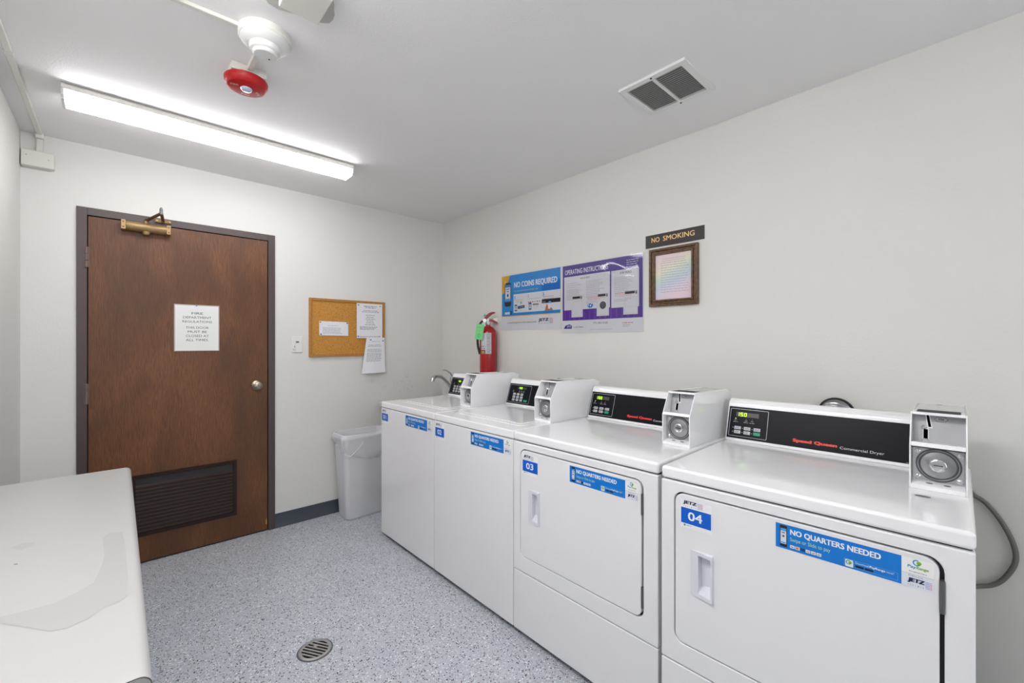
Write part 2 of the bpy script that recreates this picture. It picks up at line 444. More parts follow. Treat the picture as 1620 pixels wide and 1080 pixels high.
# ================================================================== ROOM
def struct(o): o['kind'] = 'structure'; return o
T = 0.12
struct(MB().box(XL-T, XR+T, YF-T, YB+T+.05, -0.1, 0, M_floor).build('floor'))
struct(MB().box(XL-T, XR+T, YF-T, YB+T, ZC, ZC+.1, M_ceil).build('ceiling'))
struct(MB().box(XL-T, XL, YF-T, YB+T, 0, ZC, M_wall).build('wall_left'))
struct(MB().box(XR, XR+T, YF-T, YB+T, 0, ZC, M_wall).build('wall_right'))
WX0, WX1, WZ0, WZ1 = -.05, 1.95, .55, 2.30        # window opening added behind the camera to let in fill light
mb = MB(); mb.box(XL, WX0, YF-T, YF, 0, ZC, M_wall); mb.box(WX1, XR, YF-T, YF, 0, ZC, M_wall); mb.box(WX0, WX1, YF-T, YF, 0, WZ0, M_wall); mb.box(WX0, WX1, YF-T, YF, WZ1, ZC, M_wall)
struct(mb.build('wall_front'))
mb = MB()
mb.ring([(WX0, WZ0), (WX1, WZ0), (WX1, WZ1), (WX0, WZ1)], [(WX0+.04, WZ0+.04), (WX1-.04, WZ0+.04), (WX1-.04, WZ1-.04), (WX0+.04, WZ1-.04)], 'y', YF-.09, YF-.03, M_plastic)
mb.box((WX0+WX1)/2-.02, (WX0+WX1)/2+.02, YF-.09, YF-.03, WZ0+.04, WZ1-.04, M_plastic)
struct(mb.build('added_window_1'))
DX0, DX1, DZ = -0.171, 0.827, 2.094       # outside of the steel door frame
Mscuff = scuffed_wall()
mb = MB()
mb.box(XL, DX0, YB, YB+T, 0, ZC, Mscuff); mb.box(DX1, XR, YB, YB+T, 0, ZC, Mscuff); mb.box(DX0, DX1, YB, YB+T, DZ, ZC, Mscuff)
struct(mb.build('wall_back'))

def baseboard(name, x0, y0, x1, y1, nx, ny):
    d = Vector((x1-x0, y1-y0, 0)); L = d.length; d.normalize(); n = Vector((nx, ny, 0))
    prof = [(0, 0), (.011, 0), (.011, .004), (.004, .014), (.004, .100), (0, .102)]
    mb = MB(); A = [Vector((x0, y0, 0)) + n*p[0] + Vector((0, 0, p[1])) for p in prof]; B = [a + d*L for a in A]
    k = len(prof)
    mb.add(A+B, [tuple(range(k)), tuple(range(k, 2*k))[::-1]] + [(i, (i+1) % k, k+(i+1) % k, k+i) for i in range(k)], M_base)
    return struct(mb.build(name, smooth=50))
baseboard('baseboard_back', DX1+.001, YB, XR, YB, 0, -1)
baseboard('baseboard_right', XR, YB-.012, XR, YF, -1, 0)
baseboard('baseboard_left', XL, YF, XL, YB, 1, 0)
baseboard('baseboard_front', XL+.012, YF, XR-.012, YF, 0, 1)

# ------------------------------------------------------------------ door
d1 = thing('door_1', loc=(DX0, YB, 0), kind='structure')
W = DX1-DX0
mb = MB()
fy0, fy1 = -.012, T
jw = .043
mb.box(0, jw, fy0, fy1, 0, DZ, M_framepaint); mb.box(W-jw, W, fy0, fy1, 0, DZ, M_framepaint); mb.box(jw, W-jw, fy0, fy1, DZ-jw, DZ, M_framepaint)
mb.box(jw, jw+.014, .045, .09, 0, DZ-jw, M_framepaint); mb.box(W-jw-.014, W-jw, .045, .09, 0, DZ-jw, M_framepaint); mb.box(jw, W-jw, .045, .09, DZ-jw-.014, DZ-jw, M_framepaint)
mb.build('door_frame', d1, bevel=.002)
LX0, LX1 = jw+.004, W-jw-.004
lf = MB().box(LX0, LX1, -.004, .040, .010, DZ-jw-.004, M_door).build('door_leaf', d1, bevel=.0015)
# bottom strip, then the wood damage near the lower latch corner
MB().box(LX0, LX1, .0, .036, .0005, .010, M_black).build('door_gap_block', d1)  # black strip added to stop light coming under the leaf
a = Art(y=.0045)
a.poly([(LX1-.012, .05), (LX1-.003, .045), (LX1-.004, .09), (LX1-.01, .085)], '#b9863c', 1)
a.build('chipped_edge', d1, recalc=False)
# louver
lx0, lx1, lz0, lz1 = .056-DX0, .593-DX0, .165, .535
mb = MB()
mb.ring([(lx0, lz0), (lx1, lz0), (lx1, lz1), (lx0, lz1)], [(lx0+.022, lz0+.022), (lx1-.022, lz0+.022), (lx1-.022, lz1-.022), (lx0+.022, lz1-.022)], 'y', -.014, -.004, M_louver)
mb.box(lx0+.02, lx1-.02, -.0052, -.0042, lz0+.02, lz1-.02, M_dark)
ns = 13
for i in range(ns):
    z = lz0+.024 + i*(lz1-lz0-.094)/(ns-.5)
    mb.add([(lx0+.02, -.013, z), (lx1-.02, -.013, z), (lx1-.02, -.013, z+.003), (lx0+.02, -.013, z+.003), (lx0+.02, -.0055, z+.016), (lx1-.02, -.0055, z+.016), (lx1-.02, -.0055, z+.019), (lx0+.02, -.0055, z+.019)],
           [(0, 1, 2, 3), (2, 3, 7, 6), (0, 1, 5, 4), (4, 5, 6, 7), (0, 3, 7, 4), (1, 2, 6, 5)], M_louver)
mb.build('louver_grille', d1)
# knob
kx = .712-DX0; mb = MB()
mb.lathe([(0.001, -.004), (.032, -.004), (.032, -.008), (.026, -.013), (.014, -.016), (.012, -.035), (.020, -.040), (.0265, -.050), (.0265, -.058), (.020, -.065), (.012, -.067), (.001, -.067)], (kx, 0, 1.033), M_knob, axis='y', n=32)
mb.lathe([(0.001, -.0672), (.008, -.0672), (.008, -.069), (.001, -.069)], (kx, 0, 1.033), M_hinge, axis='y', n=20)
mb.build('door_knob', d1)
for z in (1.815, 1.043, .27):
    mb = MB()
    for k in range(3):
        mb.lathe([(.001, 0), (.008, 0), (.008, .036), (.001, .036)], (jw-.003, -.018, z-.06+k*.0385), M_hingeb, n=14)
    mb.box(jw-.014, jw+.008, -.0175, -.012, z-.058, z+.055, M_hingeb)
    mb.build('hinge', d1)
# door closer
cx0, cx1 = .013-DX0, .239-DX0; cz = 2.018
mb = MB()
mb.lathe([(.001, cx0+.018), (.025, cx0+.018), (.027, cx0+.022), (.027, cx1-.022), (.025, cx1-.018), (.001, cx1-.018)], (0, -.038, cz), M_brass, axis='x', n=28)
mb.box(cx0+.02, cx1-.02, -.034, -.004, cz-.022, cz+.022, M_brass)
cl = mb.build('door_closer', d1)
for xa in (cx0, cx1-.02):
    m2 = MB(); m2.box(xa, xa+.02, -.062, -.004, cz-.027, cz+.027, M_brass)
    for zz in (-.015, .015): m2.lathe([(.001, -.0635), (.005, -.0635), (.005, -.061), (.001, -.061)], (xa+.01, 0, cz+zz), M_brassd, axis='y', n=12)
    m2.build('end_bracket', cl, bevel=.002)
m2 = MB(); m2.lathe([(.001, cz-.045), (.010, cz-.045), (.016, cz-.04), (.018, cz-.026), (.012, cz-.02)], (.125-DX0, -.04, 0), M_brass, n=20); m2.build('adjusting_cap', cl)
m2 = MB()
m2.lathe([(.001, cz+.02), (.012, cz+.02), (.012, cz+.042), (.001, cz+.042)], (.125-DX0, -.04, 0), M_brass, n=16)
def bar(mb, p, q, w, t, mt):
    p = Vector(p); q = Vector(q); d = (q-p).normalized(); sd = d.cross(Vector((0, 0, 1))).normalized()*w/2; u = Vector((0, 0, t/2))
    mb.add([p-sd-u, p+sd-u, q+sd-u, q-sd-u, p-sd+u, p+sd+u, q+sd+u, q-sd+u], [(0, 3, 2, 1), (4, 5, 6, 7), (0, 1, 5, 4), (1, 2, 6, 5), (2, 3, 7, 6), (3, 0, 4, 7)], mt)
bar(m2, (.125-DX0, -.04, cz+.042), (.185-DX0, -.20, cz+.062), .020, .006, M_brassd)
bar(m2, (.185-DX0, -.20, cz+.068), (.205-DX0, -.02, cz+.056), .016, .006, M_brassd)
m2.lathe([(.001, cz+.055), (.008, cz+.055), (.008, cz+.088), (.005, cz+.09), (.005, cz+.096), (.001, cz+.096)], (.185-DX0, -.20, 0), M_hinge, n=14)
m2.box(.165-DX0, .245-DX0, -.024, -.012, cz+.046, cz+.066, M_brassd)
for xx in (.175, .2, .235): m2.lathe([(.001, -.03), (.006, -.03), (.007, -.024), (.001, -.024)], (xx-DX0, 0, cz+.056), M_brass, axis='y', n=12)
m2.build('closer_arm', cl, bevel=.0008)

# fire department sign
sg = thing('paper_sign', 'white laminated fire regulations notice taped to the brown door', 'sign', (.264, YB-.006, 1.28))
a = Art(y=.0015)
a.box(-.006, .231, -.0012, 0.0, -.004, .293, mat('clear_sleeve', '#b9a9a4', .2)); a.rect(0, .225, 0, .287, '#e2e4e0', 0)
rows = [('FIRE', .03), ('DEPARTMENT', .074), ('REGULATIONS', .077), None, ('THIS DOOR', .06), ('MUST BE', .05), ('CLOSED AT', .06), ('ALL TIMES.', .06)]
z = .245
for r_ in rows:
    if r_ is None: z -= .012; continue
    a.text(r_[0], .113-r_[1], .113+r_[1], z-.0145, z, '#2a2c30', 1); z -= .0265
a.build('notice_sheet', sg, recalc=False)
MB().lathe([(.001, -.004), (.005, -.004), (.004, -.0012), (.001, -.0012)], (.108, 0, .287), mat('blue_tape_dot', '#3f8fc8', .4), axis='y', n=12).build('blue_dot', sg)

# ------------------------------------------------------------------ switch
sw = thing('light_switch', 'white wall light switch between the brown door and the cork board', 'light switch', (.94, YB, 1.257))
mb = MB(); mb.box(0, .072, -.006, 0, 0, .117, M_plastic); mb.build('switch_plate', sw, bevel=.003)
mb = MB(); mb.add([(.024, -.006, .03), (.048, -.006, .03), (.048, -.006, .088), (.024, -.006, .088), (.024, -.008, .03), (.048, -.008, .03), (.048, -.013, .088), (.024, -.013, .088)], [(0, 1, 2, 3), (4, 7, 6, 5), (0, 4, 5, 1), (3, 2, 6, 7), (0, 3, 7, 4), (1, 5, 6, 2)], M_plastic)
mb.box(.026, .046, -.0135, -.0125, .072, .084, mat('switch_mark', '#6e6e70', .5))
mb.build('rocker', sw)
mb = MB()
mb.poly = None
a = Art(y=.0066)
a.poly([(.004, .03), (.022, .026), (.030, .012), (.018, .018), (.010, .014), (.003, .02)], '#c9c2a8', 1)
a.poly([(.016, .05), (.020, .052), (.021, .034), (.016, .036)], '#8f8a78', 1)
a.build('paint_smear', sw, recalc=False)

# ------------------------------------------------------------------ cork board with papers
bx, bz, bw, bh = 1.057, 1.222, .606, .447
bd = thing('cork_board', 'oak framed cork notice board on the wall right of the light switch', 'notice board', (bx, YB, bz))
MB().box(.012, bw-.012, -.010, 0, .012, bh-.012, M_cork).build('cork_sheet', bd)
mb = MB(); mb.ring([(0, 0), (bw, 0), (bw, bh), (0, bh)], [(.02, .02), (bw-.02, .02), (bw-.02, bh-.02), (.02, bh-.02)], 'y', -.018, 0, M_corkframe); mb.build('board_frame', bd, bevel=.002)

def paper(name, label, x0, x1, z0, z1, art, bend=0.0, y=YB-.0125, tilt=0.0, skew=0.0, curl=0.0):
    t = MB(); o = Art(y=0, step=.0002)
    W_, H_ = x1-x0, z1-z0
    def fn(x, d, z):
        u = 1 - z/H_
        return (x + skew*(1-u)*(1 - x/W_), -d - curl*u*u - bend*math.sin(PI*x/W_)*u, z + tilt*x)
    o.fn = fn
    nx, nz = 10, 12
    pts = [(W_*i/nx, H_*j/nz) for j in range(nz+1) for i in range(nx+1)]
    fs = [(j*(nx+1)+i, j*(nx+1)+i+1, (j+1)*(nx+1)+i+1, (j+1)*(nx+1)+i) for j in range(nz) for i in range(nx)]
    o.pl(pts, fs, M_paper, 0)
    art(o, W_, H_)
    ob = o.build(name, recalc=False, loc=(x0, y, z0)); tag(ob, label, 'paper')
    return ob
def art_half(o, w_, h_):
    o.lines(w_*.28, w_*.68, h_*.72, 1, .01, .003, '#c08a9a', 1, 3, short=0)
    o.lines(w_*.12, w_*.8, h_*.56, 6, .0085, .003, '#9a9aa6', 1, 5, short=.15)
paper('notice_sheet', 'small wide printed sheet pinned left of centre on the cork board', 1.130, 1.353, 1.386, 1.495, art_half, tilt=-.01)
def art_full(o, w_, h_):
    o.lines(w_*.25, w_*.8, h_*.93, 2, .012, .005, '#6e6e7a', 1, 8, center=True, short=.3)
    o.lines(w_*.18, w_*.88, h_*.80, 2, .010, .004, '#7a7a86', 1, 9, center=True, short=.5)
    o.lines(w_*.3, w_*.75, h_*.67, 6, .0155, .004, '#7a7a86', 1, 10, center=True, short=.4)
    o.lines(w_*.12, w_*.9, h_*.33, 3, .010, .004, '#6e6e7a', 1, 11, short=.3)
    o.lines(w_*.12, w_*.9, h_*.05, 1, .010, .004, '#6e6e7a', 1, 12, short=.0)
paper('notice_sheet', 'full page printed sheet pinned at the upper right of the cork board', 1.418, 1.638, 1.367, 1.650, art_full, y=YB-.0195)
def art_hang(o, w_, h_):
    o.lines(w_*.3, w_*.75, h_*.9, 1, .01, .003, '#b87a8a', 1, 21, short=0)
    for k, (zt, n) in enumerate(((.80, 2), (.68, 3), (.56, 7))):
        o.lines(w_*.12, w_*.85, h_*zt, n, .0105, .0035, '#7c7c8c', 1, 22+k, short=.12)
paper('notice_sheet', 'curling printed sheet hanging off the bottom right of the cork board', 1.455, 1.658, 1.078, 1.368, art_hang, bend=.012, curl=.012, skew=.045, y=YB-.021, tilt=.02)
pins = [
    (1.137, 1.487, -.014, 'green', 'green pushpin in the upper left corner of the small wide sheet'),
    (1.343, 1.484, -.014, 'maroon', 'maroon pushpin in the upper right corner of the small wide sheet'),
    (1.141, 1.395, -.014, 'dkgrey', 'dark pushpin in the lower left corner of the small wide sheet'),
    (1.430, 1.634, -.021, 'dkgrey', 'dark pushpin in the upper left corner of the full page sheet'),
    (1.617, 1.632, -.021, 'grey', 'grey pushpin in the upper right corner of the full page sheet'),
    (1.430, 1.381, -.021, 'dkgrey', 'dark pushpin in the lower left corner of the full page sheet'),
    (1.612, 1.380, -.021, 'grey', 'grey pushpin in the lower right corner of the full page sheet'),
    (1.533, 1.353, -.023, 'navy', 'navy pushpin holding the upper left of the hanging sheet'),
    (1.640, 1.345, -.023, 'navy', 'navy pushpin holding the upper right of the hanging sheet'),
]
pc = dict(green='#1f5a48', maroon='#5a2238', dkgrey='#3c3c44', grey='#8a8c98', navy='#35406a')
for x, z, y, c, lb in pins:
    m = MB(); mt = mat('pin_' + c, pc[c], .3)
    m.lathe([(.001, .004), (.0045, .004), (.0045, .001), (.0022, -.0005), (.0022, -.006), (.004, -.008), (.004, -.009), (.001, -.009)], (0, 0, 0), mt, axis='y', n=14)
    tag(m.build('pushpin', loc=(x, YB+y-.001, z)), lb, 'pushpin', 'pushpins in the cork board')

# ------------------------------------------------------------------ right wall posters (local frame turned -90)
RZ = R(-90)
def on_right(name, label, cat, yleft, z):
    return thing(name, label, cat, (XR, yleft, z), RZ)
# poster 1
p1 = on_right('poster', 'blue and white no coins required poster left of the purple poster', 'poster', 2.566, 1.426)
w_, h_ = .62, .43
a = Art(y=.003)
MB().box(0, w_, -.003, 0, 0, h_, mat('poster_edge', '#d8d8da', .3)).build('backing_sheet', p1)
BL = '#1590da'
glossy = .12
a.rect(0, w_, 0, h_, '#dfe0e4', 1); a.rect(.004, w_-.004, .112, h_-.004, BL, 2)
a.rect(.44, w_-.004, .235, .34, '#0a78cc', 3)
a.rect(.004, w_-.004, .107, .112, YEL, 3)
a.poly([(.004, h_-.004), (.004, .285), (.045, .30), (.10, h_-.004)], '#e8b400', 3)
a.poly([(.03, .375), (.045, .39), (.06, .375), (.045, .36)], '#f2d470', 4); a.poly([(.03, .355), (.045, .37), (.06, .355), (.045, .34)], '#f2d470', 4)
a.poly(rrect(.036, .112, .185, .372, .02, 4), '#26272c', 4); a.rect(.040, .108, .222, .355, '#3c8fd4', 5); a.rect(.046, .102, .235, .335, '#e2e4ea', 6)
a.rect(.056, .092, .318, .326, '#2a86cc', 7); a.rect(.062, .086, .300, .306, '#33363c', 7); a.disc(.074, .273, .009, '#2c3038', 7, rz=.013); a.rect(.05, .098, .236, .247, '#2a9ae0', 7)
a.text('NO COINS REQUIRED', .145, .588, .318, .367, WH, 4, bold=.03)
a.text('Pay with your phone. Simply tap!', .145, .40, .290, .306, '#c8d870', 4)
a.rect(.140, w_-.004, .133, .275, '#e0e1e6', 4)
for xx in (.287, .435): a.rect(xx, xx+.0012, .137, .27, '#b8c4d4', 5)
a.text('1', .153, .160, .236, .262, BLUE, 5, bold=.01); a.text('2', .297, .309, .240, .262, BLUE, 5, bold=.01); a.text('3', .448, .462, .240, .264, BLUE, 5, bold=.02)
a.lines(.153, .245, .230, 2, .014, .003, GY, 5, 31); a.lines(.297, .425, .230, 1, .014, .003, GY, 5, 32, short=0); a.lines(.448, .56, .235, 2, .014, .004, GY, 5, 33, short=.1)
for i, c in enumerate(('#d04030', '#c03038', '#2c3c78', '#c8a060', '#b05040', '#8a8c92')): a.disc(.305+i*.022, .205, .0055, c, 5, 10)
phone(a, .152, .180, .145, .195, 5); phone(a, .305, .335, .148, .200, 5)
a.poly([(.188, .160), (.262, .166), (.262, .186), (.188, .182)], '#3a3c46', 5); a.rect(.205, .255, .170, .178, '#4a86c8', 6); payrange(a, .195, .255, .175, .215, 5, False)
a.rect(.348, .408, .180, .190, '#77787e', 5); a.frame(.348, .408, .154, .180, .001, '#b0b4bc', 5); a.disc(.365, .167, .004, '#c8c040', 6, 8); a.disc(.392, .168, .004, '#58a050', 6, 8)
a.rect(.440, w_-.004, .187, .215, '#26262a', 5); a.text('120', .45, .475, .191, .201, '#c8ccd0', 6)
a.poly([(.470, .133), (.478, .160), (.492, .182), (.500, .160), (.535, .150), (.548, .133)], '#c4785c', 6); a.poly([(.500, .146), (.520, .143), (.530, .192), (.508, .196)], '#e6e8ee', 7); a.poly([(.505, .185), (.529, .182), (.531, .197), (.507, .199)], '#5aa0dc', 8)
payrange(a, .012, .044, .118, .158, 5, False); a.rect(.04, .098, .124, .142, '#cfe4f4', 5); a.rect(.10, .122, .122, .150, '#2a5a90', 5)
a.text('For technical support or a refund contact us today', .07, .385, .050, .064, '#3a4a86', 3, bold=.01)
jetz(a, .405, .545, .040, .080, 3)
a.build('poster_print', p1, recalc=False)
# poster 2
p2 = on_right('poster', 'purple operating instructions poster beside the framed notice', 'poster', 1.934, 1.394)
w_, h_ = .618, .461
MB().box(0, w_, -.003, 0, 0, h_, mat('poster_edge', '#d8d8da', .3)).build('backing_sheet', p2)
a = Art(y=.003)
a.rect(0, w_, 0, h_, '#dfe0e4', 1); a.rect(.004, w_-.004, .085, h_-.004, PURP, 2)
a.rect(.004, w_-.004, .085, .15, '#5a2f9c', 3)
for i in range(14):
    xx = .02+i*.041; a.rect(xx, xx+.012, .088, .145, '#6a45a8', 3.3)
a.text('OPERATING INSTRUCTIONS', .025, .375, .395, .427, '#eceaf4', 4, bold=.012)
a.lines(.505, .590, .432, 4, .013, .004, '#cfc8e4', 4, 41, short=.1)
a.rect(.018, .388, .155, .380, '#dcdce2', 4); a.rect(.398, .590, .150, .378, '#dcdce2', 4)
for xx, ww in ((.082, .095), (.288, .093), (.484, .098)):
    a.rect(xx, xx+ww, .105, .25, '#dcdce2', 4.4)
a.text('WASHERS', .155, .235, .355, .367, '#55586a', 5); a.text('DRYERS', .462, .54, .352, .366, '#55586a', 5, bold=.01)
a.lines(.04, .165, .335, 4, .014, .0025, '#a8a4ac', 5, 42); a.lines(.04, .165, .285, 8, .0085, .0028, '#aeacb6', 5, 43)
a.lines(.205, .345, .338, 12, .0095, .0028, '#aeacb6', 5, 44); a.lines(.213, .36, .228, 3, .007, .003, '#d89c94', 5, 45); a.lines(.205, .32, .205, 2, .008, .0028, '#aeacb6', 5, 46)
a.lines(.42, .56, .335, 10, .0105, .0028, '#aeacb6', 5, 47); a.lines(.425, .545, .238, 3, .0085, .003, '#d89c94', 5, 48); a.lines(.42, .54, .200, 2, .009, .0028, '#aeacb6', 5, 49)
for xx, ww, t in ((.088, .085, 'w'), (.294, .08, 'f'), (.492, .088, 'd')):
    a.frame(xx, xx+ww, .112, .245, .0012, '#b8b8c0', 6)
    a.rect(xx+.004, xx+ww-.018, .228, .243, '#2a2a2e', 6); a.rect(xx+ww-.014, xx+ww-.002, .224, .245, '#8a8a90', 6); a.disc(xx+ww-.008, .231, .004, '#4a4a50', 7, 10)
    a.rect(xx, xx+ww, .208, .2095, '#b8b8c0', 6)
    if t == 'f': a.disc(xx+.042, .172, .024, '#3e4046', 7, 24); a.disc(xx+.042, .172, .018, '#55575e', 8, 24)
    if t == 'd': a.frame(xx+.008, xx+ww-.008, .15, .203, .0012, '#bcbcc4', 7)
a.disc(.237, .178, .023, '#2a7cc0', 6, 24, rz=.017); a.arc(.237, .178, .018, .005, 20, 200, '#e4ecf4', 7); a.disc(.240, .176, .006, '#e4ecf4', 7)
a.text('773-283-9100', .26, .372, .055, .068, '#4a4c56', 3)
a.poly([(.015, .03), (.03, .052), (.065, .060), (.085, .05), (.085, .03)], '#3a2f86', 3); a.text('JETZ', .043, .078, .036, .051, '#dfe0ee', 4, bold=.03, shear=.1)
a.text('Laundry Matters', .10, .18, .034, .044, NAVY, 3, bold=.01)
a.lines(.23, .41, .022, 1, .01, .002, '#a0a0a8', 3, 51, short=0); a.lines(.475, .55, .058, 1, .01, .004, '#cc5a5a', 3, 52, short=0); a.lines(.48, .545, .045, 2, .009, .003, '#a8a0a8', 3, 53)
a.build('poster_print', p2, recalc=False)
# laminate film that bulges near the top right corner of poster 2
film = bpy.data.materials.new('clear_laminate'); film.use_nodes = True
nt = film.node_tree; nt.nodes.clear()
out = nt.nodes.new('ShaderNodeOutputMaterial'); mxs = nt.nodes.new('ShaderNodeMixShader'); tr = nt.nodes.new('ShaderNodeBsdfTransparent'); gl = nt.nodes.new('ShaderNodeBsdfGlossy'); fr = nt.nodes.new('ShaderNodeFresnel')
gl.inputs['Roughness'].default_value = 0.06; fr.inputs['IOR'].default_value = 1.45
nt.links.new(fr.outputs[0], mxs.inputs[0]); nt.links.new(tr.outputs[0], mxs.inputs[1]); nt.links.new(gl.outputs[0], mxs.inputs[2]); nt.links.new(mxs.outputs[0], out.inputs[0])
def sheet(parent, w_, h_, amp, seed, name='laminate_film', base=.0062):
    rg = random.Random(seed); n = 40; ph = [rg.uniform(0, 6) for _ in range(6)]
    vs = []
    for j in range(n+1):
        for i in range(n+1):
            u, v = i/n, j/n
            k = amp * math.exp(-((v-.76-.07*math.sin(7*u+ph[2]))/.09)**2) * max(0, math.sin(PI*min(1, max(0, (u-.42)/.56))))**.7
            d = base + .0012 + .0010*math.sin(5*u+ph[0])*math.sin(4*v+ph[1]) + k*(1+.35*math.sin(22*u+ph[3]))
            vs.append((u*w_, -d, v*h_))
    fs = [(j*(n+1)+i, j*(n+1)+i+1, (j+1)*(n+1)+i+1, (j+1)*(n+1)+i) for j in range(n) for i in range(n)]
    m = MB(); m.add(vs, fs, film); return m.build(name, parent, recalc=False, smooth=180)
sheet(p2, .618, .461, .0095, 5); sheet(p1, .62, .43, .001, 9)

# no smoking sign
ns_ = on_right('wall_sign', 'dark brown no smoking plaque with gold letters above the framed notice', 'sign', 1.302, 1.871)
mb = MB(); mb.box(0, .338, -.004, 0, 0, .073, mat('dark_brown_plaque', '#2e2625', .35)); mb.build('plaque', ns_, bevel=.0015)
a = Art(y=.0046); a.text('NO', .038, .088, .028, .056, '#ecc888', 0, bold=.02)
a.build('raised_lettering', ns_, recalc=False)
a = Art(y=.0046)
a.text('SMOKING', .108, .287, .028, .056, '#ecc888', 0, bold=.02)
a.build('raised_lettering', ns_, recalc=False)
a = Art(y=.0046)
rg = random.Random(4)
for i in range(10):
    for j in range(3):
        if rg.random() < .6: a.disc(.118+i*.0082+(.003 if rg.random() < .5 else 0), .010+j*.0035, .0012, '#151212', 0, 8)
a.build('braille_dots', ns_, recalc=False)
# framed notice
fn_ = on_right('picture_frame', 'oak framed pastel rainbow notice hanging below the no smoking plaque', 'framed notice', 1.273, 1.534)
w_, h_ = .281, .323
mb = MB()
for (o_, i_, y0, y1) in ((0, .014, -.020, 0), (.014, .026, -.014, 0), (.026, .036, -.020, 0)):
    mb.ring([(o_, o_), (w_-o_, o_), (w_-o_, h_-o_), (o_, h_-o_)], [(i_, i_), (w_-i_, i_), (w_-i_, h_-i_), (i_, h_-i_)], 'y', y0, y1, M_oak)
mb.build('frame_moulding', fn_, bevel=.003)
a = Art(y=.008); a.rect(.036, w_-.036, .036, h_-.036, M_pastel, 0)
a.lines(.075, w_-.055, h_-.06, 2, .011, .0022, '#a89cac', 1, 61, short=.2)
for k in range(13): a.lines(.068, w_-.052, h_-.082-k*.0135, 1, .01, .003, '#9aa0b0' if k % 3 else '#a89cac', 1, 70+k, short=.12)
a.build('printed_sheet', fn_, recalc=False)

# ------------------------------------------------------------------ ceiling things
def ceiling_light(loc, label, L=1.27, Wd=.135, rz=0, lens=M_lens):
    t = thing('ceiling_light', label, 'ceiling light', loc, rz)
    mb = MB(); mb.box(0, L, .012, Wd-.012, -.010, 0, M_offwhite)
    mb.box(0, L, 0, Wd, -.030, -.010, M_offwhite)
    mb.build('housing', t, bevel=.0015)
    prof = [(.008, -.029), (.006, -.055), (.016, -.068), (Wd-.016, -.068), (Wd-.006, -.055), (Wd-.008, -.029)]
    MB().prism(prof, 'x', .012, L-.012, lens).build('diffuser', t)
    prof2 = [(.004, -.010), (.001, -.057), (.013, -.073), (Wd-.013, -.073), (Wd-.001, -.057), (Wd-.004, -.010)]
    for x in (0, L-.010):
        MB().prism(prof2, 'x', x, x+.010, M_plastic).build('end_cap', t, bevel=.0015)
    return t
ceiling_light((-.180, 2.645, ZC), 'long fluorescent ceiling light in front of the door wall')
ceiling_light((.06, .30, ZC), 'added fluorescent fill light out of view overhead, running along the left wall', rz=R(90), lens=M_lens_fill)  # unseen fixture added above the camera to brighten the machine fronts

# smoke detector
sd = thing('smoke_detector', 'round white smoke detector on the ceiling above the red fire alarm', 'smoke detector', (.393, 1.748, ZC))
MB().lathe([(.001, 0), (.083, 0), (.085, -.003), (.085, -.024), (.081, -.028), (.001, -.028)], (0, 0, 0), M_offwhite, n=48).build('mounting_base', sd)
mb = MB(); mb.lathe([(.079, -.028), (.079, -.034), (.066, -.046), (.052, -.050), (.052, -.056), (.048, -.066), (.040, -.070), (.040, -.076), (.036, -.080), (.001, -.080)], (0, 0, 0), M_plastic, n=48, cap=False)
mb.lathe([(.001, -.0802), (.003, -.0802), (.003, -.0815), (.001, -.0815)], (.015, .01, 0), M_dark, n=10)
mb.build('detector_head', sd)
# fire alarm strobe
fa = thing('fire_alarm', 'red round fire alarm strobe on the ceiling below the smoke detector', 'fire alarm', (.392, 2.055, ZC))
mb = MB(); mb.box(-.062, .062, -.062, .05, -.03, 0, M_offwhite); mb.build('mounting_box', fa, bevel=.002)
mb = MB(); mb.lathe([(.001, -.030), (.076, -.030), (.079, -.034), (.078, -.046), (.070, -.062), (.064, -.065), (.001, -.065)], (0, 0, 0), M_redpl, n=48); mb.build('alarm_body', fa)
mb = MB(); mb.lathe([(.022, -.064), (.020, -.070), (.014, -.075), (.001, -.077)], (0, 0, 0), mat('clear_strobe_lens', '#c8d2ea', .1, metal=.4), n=20, cap=False); mb.build('strobe_lens', fa)
for txt, cx_, cy_, an in (('FIRE', -.043, -.006, 20), ('FIRE', .004, .047, 184), ('((', .044, .012, -60)):
    a = Art(y=0)
    ca, sa = math.cos(R(an)), math.sin(R(an))
    a.fn = lambda x, d, z, cx_=cx_, cy_=cy_, ca=ca, sa=sa: (cx_ + x*ca - z*sa, cy_ - (x*sa + z*ca), -.0652-d)
    a.text(txt, -.014, .014, -.005, .005, '#f0dcdc', 1, bold=.02)
    a.build('printed_word', fa, recalc=False)
# conduits
def conduit(name, label, pts, w_=.019, h_=.014, cat='conduit'):
    mb = MB()
    for (p, q) in zip(pts[:-1], pts[1:]):
        p = Vector(p); q = Vector(q); d = (q-p).normalized()
        if abs(d.z) > .9:
            mb.box(p.x-w_/2, p.x+w_/2, p.y-h_, p.y, min(p.z, q.z), max(p.z, q.z), M_offwhite)
        else:
            sd_ = Vector((-d.y, d.x, 0))*w_/2; u = Vector((0, 0, -h_))
            mb.add([p-sd_, p+sd_, q+sd_, q-sd_, p-sd_+u, p+sd_+u, q+sd_+u, q-sd_+u], [(0, 3, 2, 1), (4, 5, 6, 7), (0, 1, 5, 4), (1, 2, 6, 5), (2, 3, 7, 6), (3, 0, 4, 7)], M_offwhite)
    return tag(mb.build(name, bevel=.003), label, cat)
conduit('conduit', 'white surface conduit running along the ceiling to the smoke detector', [(XL, 1.767, ZC), (.313, 1.752, ZC)])
conduit('conduit', 'short white conduit joining the smoke detector and the fire alarm', [(.392, 1.834, ZC), (.392, 1.992, ZC)], .020, .020)
rw = thing('conduit', 'white raceway along the left ceiling edge dropping to the wall box', 'conduit', (-.308, YB, ZC))
